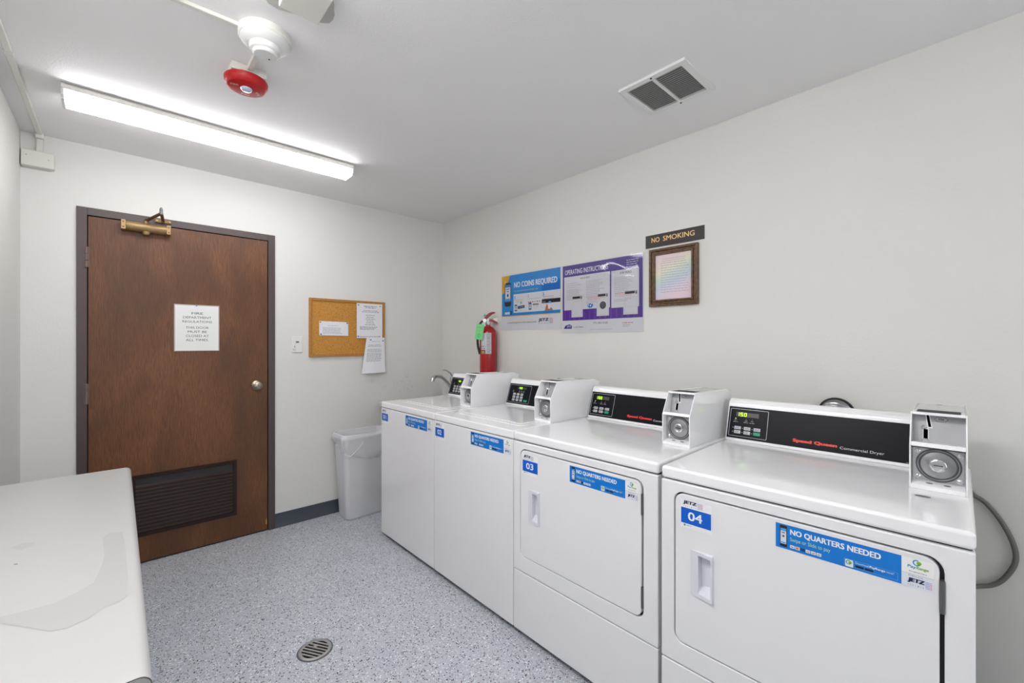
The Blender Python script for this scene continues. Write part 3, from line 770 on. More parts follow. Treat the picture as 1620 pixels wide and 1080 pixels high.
mb = MB(); mb.box(-.011, .011, YF-YB, -.02, -.013, 0, M_offwhite); mb.build('ceiling_channel', rw, bevel=.003)
mb = MB(); mb.box(-.013, .013, -.016, 0, -.10, -.012, M_offwhite); mb.build('wall_channel', rw, bevel=.003)
mb = MB(); mb.box(-.016, .016, -.035, 0, -.03, 0, M_offwhite); mb.build('elbow', rw, bevel=.003)
for y in (-.90, -2.3):
    mb = MB(); mb.box(-.0135, .0135, y-.02, y+.02, -.016, 0, M_offwhite); mb.build('coupling', rw, bevel=.002)
jb = thing('junction_box', 'white wall box near the ceiling above the hinge side of the door', 'electrical box', (-.374, YB, 2.262))
mb = MB(); mb.box(0, .121, -.038, 0, 0, .085, M_offwhite); mb.build('box_body', jb, bevel=.005)
for x, z in ((.02, .055), (.10, .045)):
    MB().lathe([(.001, -.0382), (.0028, -.0382), (.0028, -.0395), (.001, -.0395)], (x, 0, z), M_steelpaint, axis='y', n=12).build('screw', jb)
tb = thing('junction_box', 'white square box at the top centre of the ceiling right of the smoke detector', 'electrical box', (.442, 1.462, ZC))
mb = MB(); mb.box(-.061, .061, -.075, .065, -.034, 0, M_offwhite); mb.build('box_body', tb, bevel=.003)
rg = random.Random(12); pts = []
for i in range(28):
    an = 2*PI*i/28; r_ = .090 + .014*math.sin(3*an+1) + rg.uniform(-.004, .004)
    k = 1/max(abs(math.cos(an)), abs(math.sin(an))); pts.append((r_*math.cos(an)*min(k, 1.18), r_*math.sin(an)*min(k, 1.18)+.022))
m_ = MB(); m_.prism(pts, 'z', -.003, 0, mat('rough_plaster_patch', '#bdbcb6', .8, bump=.8, bscale=60)); m_.build('plaster_patch', tb)

# vent
vt = thing('ceiling_vent', 'white louvered exhaust vent grille in the ceiling', 'vent', (1.63, .775, ZC))
vw, vh = .292, .303
mb = MB(); mb.ring([(0, 0), (vw, 0), (vw, vh), (0, vh)], [(.028, .028), (vw-.028, .028), (vw-.028, vh-.028), (.028, vh-.028)], 'z', -.012, 0, M_plastic)
mb.box(.028, vw-.028, vh/2-.007, vh/2+.007, -.0115, -.004, M_plastic); mb.build('vent_frame', vt, bevel=.002)
MB().box(.024, vw-.024, .024, vh-.024, -.0025, -.0005, mat('vent_dark', '#9c9c9c', .8)).build('vent_cavity', vt)
mb = MB(); n = 17
for i in range(n):
    x = .031 + i*(vw-.062)/n
    for (y0, y1) in ((.028, vh/2-.007), (vh/2+.007, vh-.028)):
        mb.add([(x, y0, -.011), (x+.0115, y0, -.004), (x+.0115, y1, -.004), (x, y1, -.011), (x, y0, -.0122), (x+.0115, y0, -.0052), (x+.0115, y1, -.0052), (x, y1, -.0122)], [(0, 1, 2, 3), (4, 7, 6, 5), (0, 4, 5, 1), (3, 2, 6, 7), (0, 3, 7, 4), (1, 5, 6, 2)], M_plastic)
mb.build('vent_slats', vt)
for x in (.012, vw-.012):
    MB().lathe([(.001, -.0145), (.004, -.0145), (.004, -.012), (.001, -.012)], (x, vh/2, 0), M_shade_screw, n=12).build('screw', vt)

# ------------------------------------------------------------------ MACHINES
LID0, LID1 = .886, .925
def slant(u0, v0, z0, v1, z1):
    # plane from (v0,z0) bottom to (v1,z1) top; art local: x=u, z=distance up the slope
    L = math.hypot(v1-v0, z1-z0); tv, tz = (v1-v0)/L, (z1-z0)/L
    return (lambda x, d, z: (u0+x, v0 + tv*z - tz*d, z0 + tz*z + tv*d)), L

def seven(a, s, x, z, w_, h_, layer, mt):
    segs = {'0': 'abcdef', '1': 'bc', '5': 'afgcd', '-': 'g'}
    t = w_*.2
    for ch in s:
        R_ = {'a': (x, x+w_, z+h_-t, z+h_), 'd': (x, x+w_, z, z+t), 'g': (x, x+w_, z+h_/2-t/2, z+h_/2+t/2), 'f': (x, x+t, z+h_/2, z+h_), 'b': (x+w_-t, x+w_, z+h_/2, z+h_), 'e': (x, x+t, z, z+h_/2), 'c': (x+w_-t, x+w_, z, z+h_/2)}
        for k in segs[ch]: a.rect(*R_[k], mt, layer)
        x += w_*1.45

def console(root, W, kind, u_end):
    # profile (v, z), front slope
    F0, F1 = (.546, .925), (.596, 1.082)
    prof = [F0, (F1[0]-.004, F1[1]-.012), F1, (.606, 1.090), (.63, 1.092), (.690, 1.085), (.70, 1.07), (.70, .925)]
    c = MB().prism(prof, 'x', .004, u_end, M_white).build('console', root, bevel=.004)
    fn, L = slant(0, F0[0], F0[1], F1[0], F1[1])
    za, zb = .012*1.04, L-.022
    x1 = u_end+.001 if kind == 'w' else u_end - .001
    m = MB(); x0 = .010
    # black overlay panel, 2 mm thick
    P = [fn(x, d, z) for d in (0, .002) for x, z in ((x0, za), (x1, za), (x1, zb), (x0, zb))]
    m.add(P, [(0, 1, 2, 3), (4, 7, 6, 5), (0, 4, 5, 1), (3, 2, 6, 7), (0, 3, 7, 4), (1, 5, 6, 2)], M_panel)
    p = m.build('control_panel', root)
    a = Art(fn=fn, y=.0022); dg = Art(fn=fn, y=.0022)
    kw = .150 if kind == 'd' else .205
    kx0, kx1, kz0, kz1 = x0+.006, x0+.006+kw-.008, za+.008, zb-.008
    o_ = rrect(kx0, kx1, kz0, kz1, .004, 3); i_ = rrect(kx0+.0016, kx1-.0016, kz0+.0016, kz1-.0016, .003, 3); n_ = len(o_)
    a.pl(o_+i_, [(i, (i+1) % n_, n_+(i+1) % n_, n_+i) for i in range(n_)], ink('#b8bac0'), 1)
    H_ = kz1-kz0; Wk = kx1-kx0
    if kind == 'd':
        a.rect(kx0+Wk*.16, kx0+Wk*.76, kz1-.032, kz1-.014, '#33302c', 1)
        for i in range(5): a.frame(kx0+Wk*(.50+i*.052), kx0+Wk*(.50+i*.052)+.0045, kz1-.030, kz1-.016, .001, '#5c5148', 2)
        seven(dg, '150', kx0+Wk*.18, kz1-.030, .0095, .0145, 3, M_lcd)
        for i, (xx, t) in enumerate(((.16, 'DRY'), (.44, 'ADD'), (.60, 'TIME'))):
            cx = kx0+Wk*xx
            a.disc(cx, kz1-.041, .0016, M_led if i == 0 else '#70747c', 2, 8)
            a.text(t, cx-.005, cx+.005, kz1-.051, kz1-.046, '#a0a2aa', 2); a.lines(cx-.009, cx+.009, kz1-.054, 1, .003, .002, '#a0a2aa', 2, 5+i, short=0)
        keys = []
        for r_ in range(2):
            for c_ in range(3):
                keys.append((kx0+Wk*(.15+c_*.255), kx0+Wk*(.15+c_*.255)+.024, kz0+.012+(1-r_)*.017, kz0+.012+(1-r_)*.017+.0125, r_ == 1 and c_ == 2))
                a.disc(kx0+Wk*(.15+c_*.255)-.006, kz0+.018+(1-r_)*.017, .0014, '#d8dade', 2, 8)
    else:
        a.rect(kx0+Wk*.38, kx0+Wk*.78, kz1-.026, kz1-.012, '#33302c', 1)
        seven(dg, '150', kx0+Wk*.42, kz1-.0255, .0085, .0125, 3, M_lcd)
        for i, xx in enumerate((.2, .48, .58, .68)):
            cx = kx0+Wk*xx; a.disc(cx, kz1-.034, .0014, '#a0a4ac', 2, 8); a.lines(cx-.006, cx+.006, kz1-.038, 3, .004, .002, '#8a8c96', 2, 5+i, short=.2)
        keys = []
        for r_ in range(3):
            for c_ in range(3):
                x_ = kx0+Wk*(.22+c_*.175); z_ = kz0+.010+r_*.0185
                keys.append((x_, x_+.022, z_, z_+.014, False))
                a.rect(x_-.006, x_-.002, z_+.005, z_+.009, '#6c7078', 2)
        keys.append((kx0+Wk*.75, kx0+Wk*.75+.030, kz0+.010, kz0+.022, True))
    if kind == 'd':
        a.text('Speed Queen', x0+.236, x0+.372, za+.016, za+.031, '#e8301a', 1, bold=.08)
        a.text('Commercial Dryer', x0+.380, x0+.500, za+.0135, za+.025, '#d8dade', 1)
        a.rect(x1-.02, x1-.003, za+.002, za+.004, '#8a8c92', 1)
    a.build('panel_graphics', p, recalc=False)
    dg.build('display_digits', p, recalc=False)
    for k, (xa, xb, z0_, z1_, g) in enumerate(keys):
        b = Art(fn=fn, y=.002)
        P = [fn(x, d, z) for d in (.001, .0036) for x, z in ((xa, z0_), (xb, z0_), (xb, z1_), (xa, z1_))]
        b.add(P, [(0, 1, 2, 3), (4, 7, 6, 5), (0, 4, 5, 1), (3, 2, 6, 7), (0, 3, 7, 4), (1, 5, 6, 2)], mat('green_key', '#10a070', .4) if g else mat('grey_key', '#c4c7cc', .4))
        if not g: b.lines(xa+.003, xb-.003, z1_-.004, 2, .004, .0018, '#5a5c64', (.0019)/.00025, 90+k, short=.2)
        kb = b.build('button', p, recalc=False)
        if g: kb['label'] = 'green start button'
    return c

def coin_box(root, u0, v0):
    t = bpy.data.objects.new('coin_box', None)
    COL.objects.link(t); t.parent = root; t.location = (u0, v0, LID1); t.empty_display_size = .05
    W_ = .113
    prof = [(0, 0), (0, .118), (.050, .208), (.36, .203), (.41, .188), (.41, .155), (.365, 0)]
    th = .0035
    mb = MB()
    for x in (0, W_-th): mb.prism(prof, 'x', x, x+th, M_white)
    body = [(.034, .0), (.034, .108), (.062, .112), (.085, .2045), (.36, .2005), (.407, .186), (.407, .155), (.362, 0)]
    mb.prism(body, 'x', th, W_-th, M_white)
    mb.prism([(0, .118), (.006, .129), (.07, .1225), (.07, .112)], 'x', th, W_-th, M_white)          # shelf
    mb.prism([(0, 0), (0, .012), (.036, .020), (.036, 0)], 'x', th, W_-th, M_white)               # lower lip
    mb.prism([(.046, .2008), (.050, .208), (.10, .2072), (.10, .2005)], 'x', th, W_-th, M_white)  # top hood
    mb.build('coin_box_body', t, bevel=.0016)
    # hole covers in the bottom lip
    fnl, _ = slant(0, 0, .0122, .036, .0202)
    a = Art(fn=lambda x, d, z: (x, z, .0126 + z*.222 + d), y=0)
    for xx in (.040, .075):
        a = Art(fn=lambda x, d, z: (x, z, .0126 + z*.222 + d), y=0); a.disc(xx, .018, .0075, '#77787c', 1, 14, rz=.0045); a.build('screw_hole', t, recalc=False)
    # dark recessed pad on the top
    a = Art(fn=lambda x, d, z: (x, z, .2084 - (z-.05)*.016 + d), y=.0)
    a.rect(.012, W_-.012, .056, .125, mat('grey_rough_plate', '#55565a', .8, spec=.1), 1); a.build('top_plate', t, recalc=False)
    MB().lathe([(.001, 0), (.007, 0), (.007, .004), (.005, .006), (.001, .006)], (W_*.5, .27, .2045), M_chrome, n=16).build('top_lock', t)
    # slot plate (upper)
    p0, p1 = (.060, .1225), (.0835, .2035)
    fn, L = slant(0, p0[0], p0[1], p1[0], p1[1])
    m = MB(); P = [fn(x, d, z) for d in (0, .0015) for x, z in ((th, 0), (W_-th, 0), (W_-th, L), (th, L))]
    m.add(P, [(0, 1, 2, 3), (4, 7, 6, 5), (0, 4, 5, 1), (3, 2, 6, 7), (0, 3, 7, 4), (1, 5, 6, 2)], M_steelpaint)
    sp = m.build('slot_plate', t)
    a = Art(fn=fn, y=.0017)
    a.poly([(.0295, L-.004), (.0385, L-.004), (.045, L-.044), (.034, L-.044)], '#ececee', 1); a.poly([(.0315, L-.005), (.0365, L-.005), (.0425, L-.041), (.0365, L-.041)], M_slot, 2)
    a.rect(.0245, .0375, .006, L-.043, '#e0e1e4', 1); a.rect(.0265, .0355, .008, L-.048, M_slot, 2)
    a.poly([(.048, L-.017), (.054, L-.010), (.070, L-.010), (.077, L-.017), (.070, L-.024), (.054, L-.024)], '#5a5b60', 1)
    a.poly([(.0495, L-.017), (.0548, L-.0112), (.0692, L-.0112), (.0755, L-.017), (.0692, L-.0228), (.0548, L-.0228)], '#bcbdc1', 2)
    a.text('25¢', .056, .068, L-.0205, L-.0135, '#1a1a1e', 3, bold=.02)
    a.build('slot_graphics', sp, recalc=False)
    k = MB(); c_ = fn(.030, 0, L-.042)
    k.lathe([(.001, -.008), (.0035, -.008), (.0035, -.0075), (.0065, -.005), (.0065, -.001), (.001, -.001)], (c_[0]-.003, c_[1], c_[2]), M_chrome, axis='y', n=18)
    k.build('slot_stop', sp); k = MB(); c_ = fn(.031, 0, .004); k.lathe([(.001, -.007), (.0065, -.007), (.0075, -.0055), (.0075, -.003), (.001, -.003)], c_, M_chrome, axis='y', n=18)
    k.build('slot_button', sp)
    # lock plate (lower)
    lp = MB().box(.006, W_-.006, .029, .034, .022, .110, M_steel).build('lock_plate', t, bevel=.001)
    m = MB(); cc = (W_*.5+.001, .029, .067)
    m.lathe([(.0458, -.0003), (.0455, -.001), (.044, -.0012), (.0425, -.0008)], cc, M_groove, axis='y', n=40, cap=False)
    m.lathe([(.0425, -.0008), (.042, -.0035), (.040, -.0035), (.0385, -.001), (.036, -.0012)], cc, M_steeld, axis='y', n=40, cap=False)
    m.lathe([(.036, -.0012), (.030, -.0030), (.018, -.0042), (.018, -.0035)], cc, M_steeld, axis='y', n=40, cap=False)
    m.lathe([(.0385, -.00115), (.0355, -.0014)], cc, M_groove, axis='y', n=40, cap=False)
    m.lathe([(.018, -.0035), (.0175, -.009), (.015, -.011), (.0125, -.011), (.0120, -.008), (.001, -.008)], cc, M_chrome, axis='y', n=32, cap=False)
    m.build('lock_ring', lp)
    m = MB(); m.box(cc[0]-.009, cc[0]+.009, cc[1]-.0084, cc[1]-.0078, cc[2]-.0012, cc[2]+.0012, M_dark)
    m.build('key_slot', lp)
    for x, z in ((.016, .101), (.099, .101), (.016, .031), (.099, .031)):
        m = MB(); m.lathe([(.007, -.0001), (.0068, -.002), (.004, -.0045), (.001, -.005)], (x, .029, z), M_chrome, axis='y', n=16, cap=False)
        m.build('rivet', lp)
    return t

def sticker_number(root, v, u0, zc, num, w_=.093):
    a = Art(y=0); a.y = .0002
    o_ = (u0, v, zc)
    z0, z1 = -.025, .024
    a.rect(-.002, w_+.002, z0-.014, z1+.026, '#efeff1', 0)
    a.rect(0, w_, z0, z1, BLUEN, 1)
    a.text(num, w_*.24, w_*.72, z0+.012, z1-.010, WH, 2, bold=.03)
    jetz(a, w_*.07, w_*.72, z1+.004, z1+.023, 2)
    a.disc(.012, z0-.0055, .0035, '#5a9a80', 2, 10); a.lines(.018, .033, z0-.004, 1, .003, .002, '#7aa890', 2, 3, short=0)
    ob = a.build('number_sticker', root, recalc=False); ob.location = o_; ob['label'] = 'blue and white sticker reading ' + num
def sticker_banner(root, v, u0, z0, w_=.256, h_=.0655, right=.054):
    a = Art(y=.0002)
    a.rect(0, w_, 0, h_, BLUE, 1)
    phone(a, .010, .027, h_*.07, h_*.95, 2)
    a.text('NO QUARTERS NEEDED', .034, .220, h_*.60, h_*.86, WH, 2, bold=.035)
    a.text('Swipe or Slide to pay', .034, .122, h_*.33, h_*.53, '#b8dca8', 2)
    for i, c in enumerate(('#e4e6ea', '#e8e4e0', '#1c3c6c', '#e8e6e4', '#dfe4ee', '#e4e4e4')):
        x = .034+i*.0118; a.rect(x, x+.0102, h_*.10, h_*.22, c, 2)
        if i == 1: a.disc(x+.004, h_*.16, .0026, '#c83c20', 3, 8); a.disc(x+.0065, h_*.16, .0026, '#e89020', 3, 8)
        elif i != 2: a.rect(x+.002, x+.008, h_*.14, h_*.17, ('#2c3c88', '', '', '#d0783c', '#c04848', '#6a8098')[i], 3)
    a.frame(.150, .250, h_*.07, h_*.34, .0005, '#7ab8ec', 2)
    a.poly(rrect(.152, .168, h_*.05, h_*.32, .002, 3), '#e0e8e4', 3); payrange(a, .1535, .1665, h_*-.08, h_*.30, 4, False)
    a.text('Download', .172, .197, h_*.23, h_*.31, '#d8e8f8', 3); a.text('PayRange', .199, .228, h_*.21, h_*.31, WH, 3, bold=.03); a.text('now!', .230, .243, h_*.23, h_*.31, '#d8e8f8', 3)
    a.rect(.172, .188, h_*.10, h_*.18, '#14233a', 3); a.rect(.190, .206, h_*.10, h_*.18, '#14233a', 3)
    a.rect(w_, w_+right, h_*.46, h_, '#efefef', 1); a.rect(w_, w_+right, h_*0, h_*.46, '#e0e5ee', 1); a.rect(w_, w_+right, h_*.455, h_*.465, '#a8b088', 2)
    payrange(a, w_+.008, w_+right-.008, h_*.50, h_*.98, 2)
    a.text('Brought to you by', w_+.012, w_+right-.018, h_*.37, h_*.42, NAVY, 2)
    jetz(a, w_+.010, w_+right-.004, h_*.06, h_*.32, 2)
    ob = a.build('payment_sticker', root, recalc=False); ob.location = (u0, v, z0); ob['label'] = 'blue no quarters needed sticker'

def washer(label, xf, yl, W, num, ub, us, vcoin, cin, grp):
    t = thing('washing_machine', label, 'washing machine', (xf, yl, 0), RZ)
    mb = MB()
    mb.box(.001, W-.001, .022, .70, .03, LID0-.006, M_white); mb.box(.006, W-.006, .012, .60, LID0-.0065, LID0+.001, M_shade_screw); mb.build('cabinet', t, bevel=.003)  # dark strip under the worktop stands in for seam shade
    MB().box(.02, W-.02, .03, .66, 0, .03, M_black).build('base', t)
    MB().box(.0015, W-.0015, 0, .021, .028, LID0-.003, M_front).build('front_panel', t, bevel=.004)
    # worktop with opening, lid inside
    top = MB(); hole = rrect(.055, W-.055, .10, .50, .03, 5)
    outer = []
    # square outline with matching vertex count
    o4 = [(W-.0005, .70), (.0005, .70), (.0005, 0), (W-.0005, 0)]
    for k in range(4):
        outer += [o4[k]]*6
    top.add([], [], M_white)
    n_ = len(hole)
    vs = [(p[0], p[1], LID1) for p in o4] + [(p[0], p[1], LID1) for p in hole] + [(p[0], p[1], LID0) for p in o4] + [(p[0], p[1], LID1-.012) for p in hole]
    fs = []
    seg = n_//4
    for k in range(4):
        for i in range(seg-1): fs.append((k, 4+k*seg+i, 4+k*seg+i+1))
        k2 = (k+1) % 4; fs.append((k, 4+k*seg+seg-1, 4+(k2*seg) % n_, k2))
    B = 4+n_
    for k in range(4): k2 = (k+1) % 4; fs.append((k, k2, B+k2, B+k))
    for i in range(n_): j = (i+1) % n_; fs.append((4+i, B+4+i, B+4+j, 4+j))
    fs.append((B+3, B+2, B+1, B)); fs.append(tuple(B+4+i for i in range(n_)))
    top.add(vs, fs, M_white); top.build('worktop', t, bevel=.007, smooth=50)
    lid = MB(); lid.prism(rrect(.0575, W-.0575, .1025, .4975, .028, 5), 'z', LID1-.010, LID1+.0015, M_white)
    lid.prism(rrect(.09, W-.09, .135, .465, .02, 5), 'z', LID1+.0015, LID1+.0045, M_white)
    lid.build('lid', t, bevel=.0025)
    u1 = W-cin-.113
    console(t, W, 'w', u1-.001)
    coin_box(t, u1, vcoin)
    sticker_number(t, -.0003, us, .8245, num, .088)
    sticker_banner(t, -.0003, ub, .808)
    return t

def dryer(label, xf, yl, W, num, vcoin, cin, rz=RZ, hole_mark=False):
    t = thing('tumble_dryer', label, 'dryer', (xf, yl, 0), rz)
    MB().box(.002, W-.002, .024, .70, .03, LID0-.006, M_white).box(.006, W-.006, .014, .60, LID0-.0065, LID0+.001, M_shade_screw).build('cabinet', t, bevel=.002)  # dark strip paints the shade of the seam below the worktop
    MB().box(.02, W-.02, .03, .66, 0, .03, M_black).build('base', t)
    mb = MB()
    x0, x1, z0, z1, r_ = .045, .661, .370, .853, .032
    hole = rrect(x0, x1, z0, z1, r_, 6); seg = len(hole)//4
    o4 = [(W-.001, LID0-.004), (.001, LID0-.004), (.001, .300), (W-.001, .300)]
    vs = []; fs = []
    for v in (0, .024):
        vs += [(p[0], v, p[1]) for p in o4] + [(p[0], v, p[1]) for p in hole]
    n_ = len(hole); B = 4+n_
    for base in (0, B):
        for k in range(4):
            k2 = (k+1) % 4
            for i in range(seg-1): fs.append((base+k, base+4+k*seg+i, base+4+k*seg+i+1))
            fs.append((base+k, base+4+k*seg+seg-1, base+4+(k2*seg) % n_, base+k2))
    for k in range(4): k2 = (k+1) % 4; fs.append((k, k2, B+k2, B+k))
    for i in range(n_): j = (i+1) % n_; fs.append((4+i, 4+j, B+4+j, B+4+i))
    mb.add(vs, fs, M_front); mb.build('front_panel', t, bevel=.004)
    MB().prism(rrect(x0-.01, x1+.01, z0-.01, z1+.01, r_, 4), 'y', .0185, .0235, M_shade_screw).build('door_gap_shade', t)  # dark sheet behind the door, painted as the shade in its gap
    g = .0045
    hx0, hx1, hz0, hz1 = .098, .168, .540, .682
    cx0, cx1, cz0, cz1 = hx0+.026, hx1-.005, hz0+.012, hz1-.012
    dr = MB().ring(rrect(x0+g, x1-g-.003, z0+g, z1-g, r_-g, 8), rrect(cx0, cx1, cz0, cz1, .002, 8), 'y', -.001, .017, M_front).build('door', t, bevel=.0025)
    # scooped pull handle
    hm = MB()
    V = lambda x, y, z: (x, y, z)
    # outer frame slopes from flush (left) to proud (right)
    O = [(hx0, -.0012, hz0), (hx1, -.011, hz0+.0), (hx1, -.011, hz1), (hx0, -.0012, hz1)]
    I = [(cx0, -.0045, cz0), (cx1, -.0105, cz0), (cx1, -.0105, cz1), (cx0, -.0045, cz1)]
    BK = [(cx0+.002, .0165, cz0+.020), (cx1-.010, .0165, cz0+.024), (cx1-.010, .0165, cz1-.004), (cx0+.002, .0165, cz1-.004)]
    G = [(hx0, .001, hz0), (hx1+.002, .001, hz0-.002), (hx1+.002, .001, hz1+.002), (hx0, .001, hz1)]
    hm.add(O+I+BK+G, [(0, 1, 5, 4), (1, 2, 6, 5), (2, 3, 7, 6), (3, 0, 4, 7), (4, 5, 9, 8), (5, 6, 10, 9), (6, 7, 11, 10), (7, 4, 8, 11), (8, 9, 10, 11), (0, 12, 13, 1), (1, 13, 14, 2), (2, 14, 15, 3), (3, 15, 12, 0)], mat('handle_plastic', '#dfe0e8', .3))
    hm.build('handle', dr, recalc=False, bevel=.0012)
    for z in (.770, .447):
        m = MB(); m.lathe([(.001, -.036), (.0042, -.036), (.0042, .036), (.001, .036)], (x1-.003, -.002, z), M_hinge, n=14)
        m.box(x1-.0065, x1+.0005, -.001, .015, z-.034, z+.034, M_hinge); m.build('door_hinge', t)
    MB().box(.001, W-.001, 0, .023, .028, .2965, M_front).build('lower_panel', t, bevel=.004)
    lid = MB(); lid.box(0, W, 0, .70, LID0, LID1, M_white); lid.build('worktop', t, bevel=.010, seg=5)
    u1 = W-cin-.113
    console(t, W, 'd', u1-.001)
    coin_box(t, u1, vcoin)
    if hole_mark:
        a = Art(fn=lambda x, d, z: (x, z, LID1+.0003+d), y=0); a.disc(W-.092, .225, .0155, '#6a6b6e', 1, 20, rz=.010); a.build('plugged_hole', t, recalc=False)
    sticker_number(t, -.0013, .0635 if num == '03' else .069, .7835, num)
    sticker_banner(t, -.0013, .335, .7725)
    return t

wl1 = 'white top load washing machine numbered 01 beside the grey wastebasket'
wl2 = 'white top load washing machine numbered 02 between washer 01 and dryer 03'
washer(wl1, 1.337, 2.7876, .6705, '01', .3425, .0145, .275, .012, None)
washer(wl2, 1.337, 2.1150, .6695, '02', .348, .015, .256, .002, None)
dryer('white front load tumble dryer numbered 03 next to washer 02', 1.337, 1.4445, .7175, '03', .270, .018)
ang = math.atan2(-(.7109-.0006), (1.339-1.325))
dryer('white front load tumble dryer numbered 04, nearest the camera', 1.324, .7105, .709, '04', .296, .010, rz=ang, hole_mark=True)

# ------------------------------------------------------------------ behind the dryers
def corrug(path, r, n_per=.008):
    P = [Vector(p) for p in path]; out = []; rad = []
    Q = []
    for i in range(len(P)-1):
        p0 = P[max(i-1, 0)]; p1 = P[i]; p2 = P[i+1]; p3 = P[min(i+2, len(P)-1)]
        for k in range(40):
            t = k/40; Q.append(0.5*((2*p1)+(-p0+p2)*t+(2*p0-5*p1+4*p2-p3)*t*t+(-p0+3*p1-3*p2+p3)*t**3))
    Q.append(P[-1]); acc = 0
    for i in range(1, len(Q)):
        acc += (Q[i]-Q[i-1]).length
        out.append(Q[i]); rad.append(r*(1 + .07*math.sin(acc/n_per*PI)))
    return out, rad
pt, rd = corrug([(2.11, .40, .15), (2.11, .40, .60), (2.115, .40, .90), (2.14, .40, 1.00), (2.19, .40, 1.035), (XR-.004, .40, 1.04)], .052)
du = tag(MB().tube(pt, rd, M_foil, n=24).build('exhaust_duct'), 'foil exhaust duct bending into the wall behind dryer 04', 'duct')
MB().tube([(2.205, .40+.060*math.cos(2*PI*i/28), 1.036+.060*math.sin(2*PI*i/28)) for i in range(29)], .005, M_black, n=8).build('duct_clamp', du)
pt, rd = corrug([(2.13, 1.10, .15), (2.13, 1.10, .60), (2.14, 1.10, .80), (2.17, 1.10, .88), (XR-.004, 1.10, .90)], .052)
tag(MB().tube(pt, rd, M_foil, n=24).build('exhaust_duct'), 'foil exhaust duct behind dryer 03, mostly hidden', 'duct')
tag(MB().tube([(2.13, 1.78, .011), (2.12, 1.785, .9), (2.12, 1.81, 1.065), (2.12, 1.84, 1.085), (2.12, 1.87, 1.065), (2.13, 1.885, .9), (2.14, 1.89, .011)], .011, M_black, smooth=6).build('drain_hose'), 'black rubber hose looping up behind washer 02', 'hose')
cab = [(2.15, .08, .86), (2.20, .035, .83), (2.235, .010, .790), (2.238, -.019, .768), (2.238, -.056, .712), (2.238, -.082, .645), (2.238, -.086, .586), (2.238, -.063, .524), (2.236, -.034, .488), (2.22, .01, .470), (2.15, .06, .465)]
tag(MB().tube(cab, .0075, M_cable, smooth=8).build('power_cable'), 'grey cable looping against the wall right of dryer 04', 'cable')

# ------------------------------------------------------------------ fire extinguisher
ex = thing('fire_extinguisher', 'red fire extinguisher with a green tag hanging on the wall above washer 01', 'fire extinguisher', (2.178, 2.652, 1.04), R(-50))
# local: x -> away to the right, y -> towards wall side, -y faces the camera
MB().lathe([(.001, 0), (.055, 0), (.064, .006), (.066, .02), (.066, .36), (.063, .385), (.050, .405), (.030, .418), (.018, .425), (.018, .435)], (0, 0, 0), M_red, n=40).build('cylinder', ex)
mb = MB(); mb.lathe([(.019, .430), (.021, .434), (.021, .452), (.014, .456), (.014, .480), (.001, .480)], (0, 0, 0), M_chrome, n=20); mb.box(-.030, .020, -.010, .010, .452, .476, M_chrome)
mb.build('valve', ex, bevel=.002)
def blade(pts, wd, th, name, mt):
    mb = MB(); rings = []
    for (x, z), w1, t1 in zip(pts, wd, th):
        rings.append([(x, -w1, z-t1), (x, w1, z-t1), (x, w1, z+t1*.2), (x, w1*.6, z+t1), (x, -w1*.6, z+t1), (x, -w1, z+t1*.2)])
    mb.loft(rings, mt); return mb.build(name, ex, bevel=.001)
M_redd = mat('dark_red_enamel', '#8c1a20', .35)
blade([(-.030, .478), (-.012, .495), (.010, .512), (.035, .526), (.058, .530)], [.011, .013, .013, .012, .008], [.011, .015, .015, .009, .004], 'squeeze_lever', M_redd)
blade([(-.010, .470), (.020, .468), (.050, .458), (.078, .446)], [.011, .012, .012, .010], [.007, .011, .010, .006], 'carry_handle', M_redd)
MB().tube([(-.026, -.006, .462), (-.050, -.012, .455), (-.070, -.018, .41), (-.080, -.02, .34), (-.078, -.02, .27), (-.068, -.02, .225), (-.060, -.02, .20)], [.008, .009, .010, .010, .010, .010, .012], M_black, smooth=6).build('hose', ex)
MB().lathe([(.001, -.020), (.016, -.020), (.016, -.010), (.001, -.010)], (-.022, 0, .466), M_chrome, axis='y', n=20).build('pressure_gauge', ex)
def cyl_art(a0, a1, z0, z1, mats_rows, name):
    m = MB(); n_ = 14; r_ = .0665
    m.lathe([(r_, z0), (r_, z1)], (0, 0, 0), ink('#c4c4c8'), n=n_, cap=False, a0=R(a0), a1=R(a1))
    for (b0, b1, za, zb, c, ly) in mats_rows:
        m.lathe([(r_+.0003*ly, za), (r_+.0003*ly, zb)], (0, 0, 0), ink(c), n=8, cap=False, a0=R(b0), a1=R(b1))
    m.build(name, ex, recalc=False)
rows = [(228, 262, .205, .262, '#26262a', 1), (230, 245, .232, .258, '#d8d8dc', 2), (247, 261, .232, .258, '#d8d8dc', 2), (234, 240, .237, .250, '#2a2a2e', 3), (251, 257, .237, .250, '#2a2a2e', 3), (233, 256, .208, .224, '#d0a028', 2), (228, 262, .264, .36, '#c8c8cc', 1)]
rg = random.Random(2)
for k in range(12):
    z_ = .215+k*.0135; rows.append((268+rg.uniform(0, 4), 300-rg.uniform(0, 8), z_, z_+.005, '#8a8a92' if k % 4 else '#6a6a70', 1))
cyl_art(228, 304, .203, .366, rows, 'label')
a = Art(y=0); a.rect(-.0, .062, 0, .122, '#6fd080', 0); a.rect(-.0, .062, 0, .122, '#6fd080', -2)
a.text('2 0 2 3', .016, .046, .092, .102, '#3f8a58', 1); a.lines(.006, .056, .070, 1, .01, .003, '#b08a50', 1, 4, short=0); a.lines(.014, .048, .046, 3, .011, .005, '#4a9a60', 1, 6, center=True)
tg = a.build('inspection_tag', ex, recalc=False); tg.location = (-.092, -.078, .318); tg.rotation_euler = (0, R(8), 0)
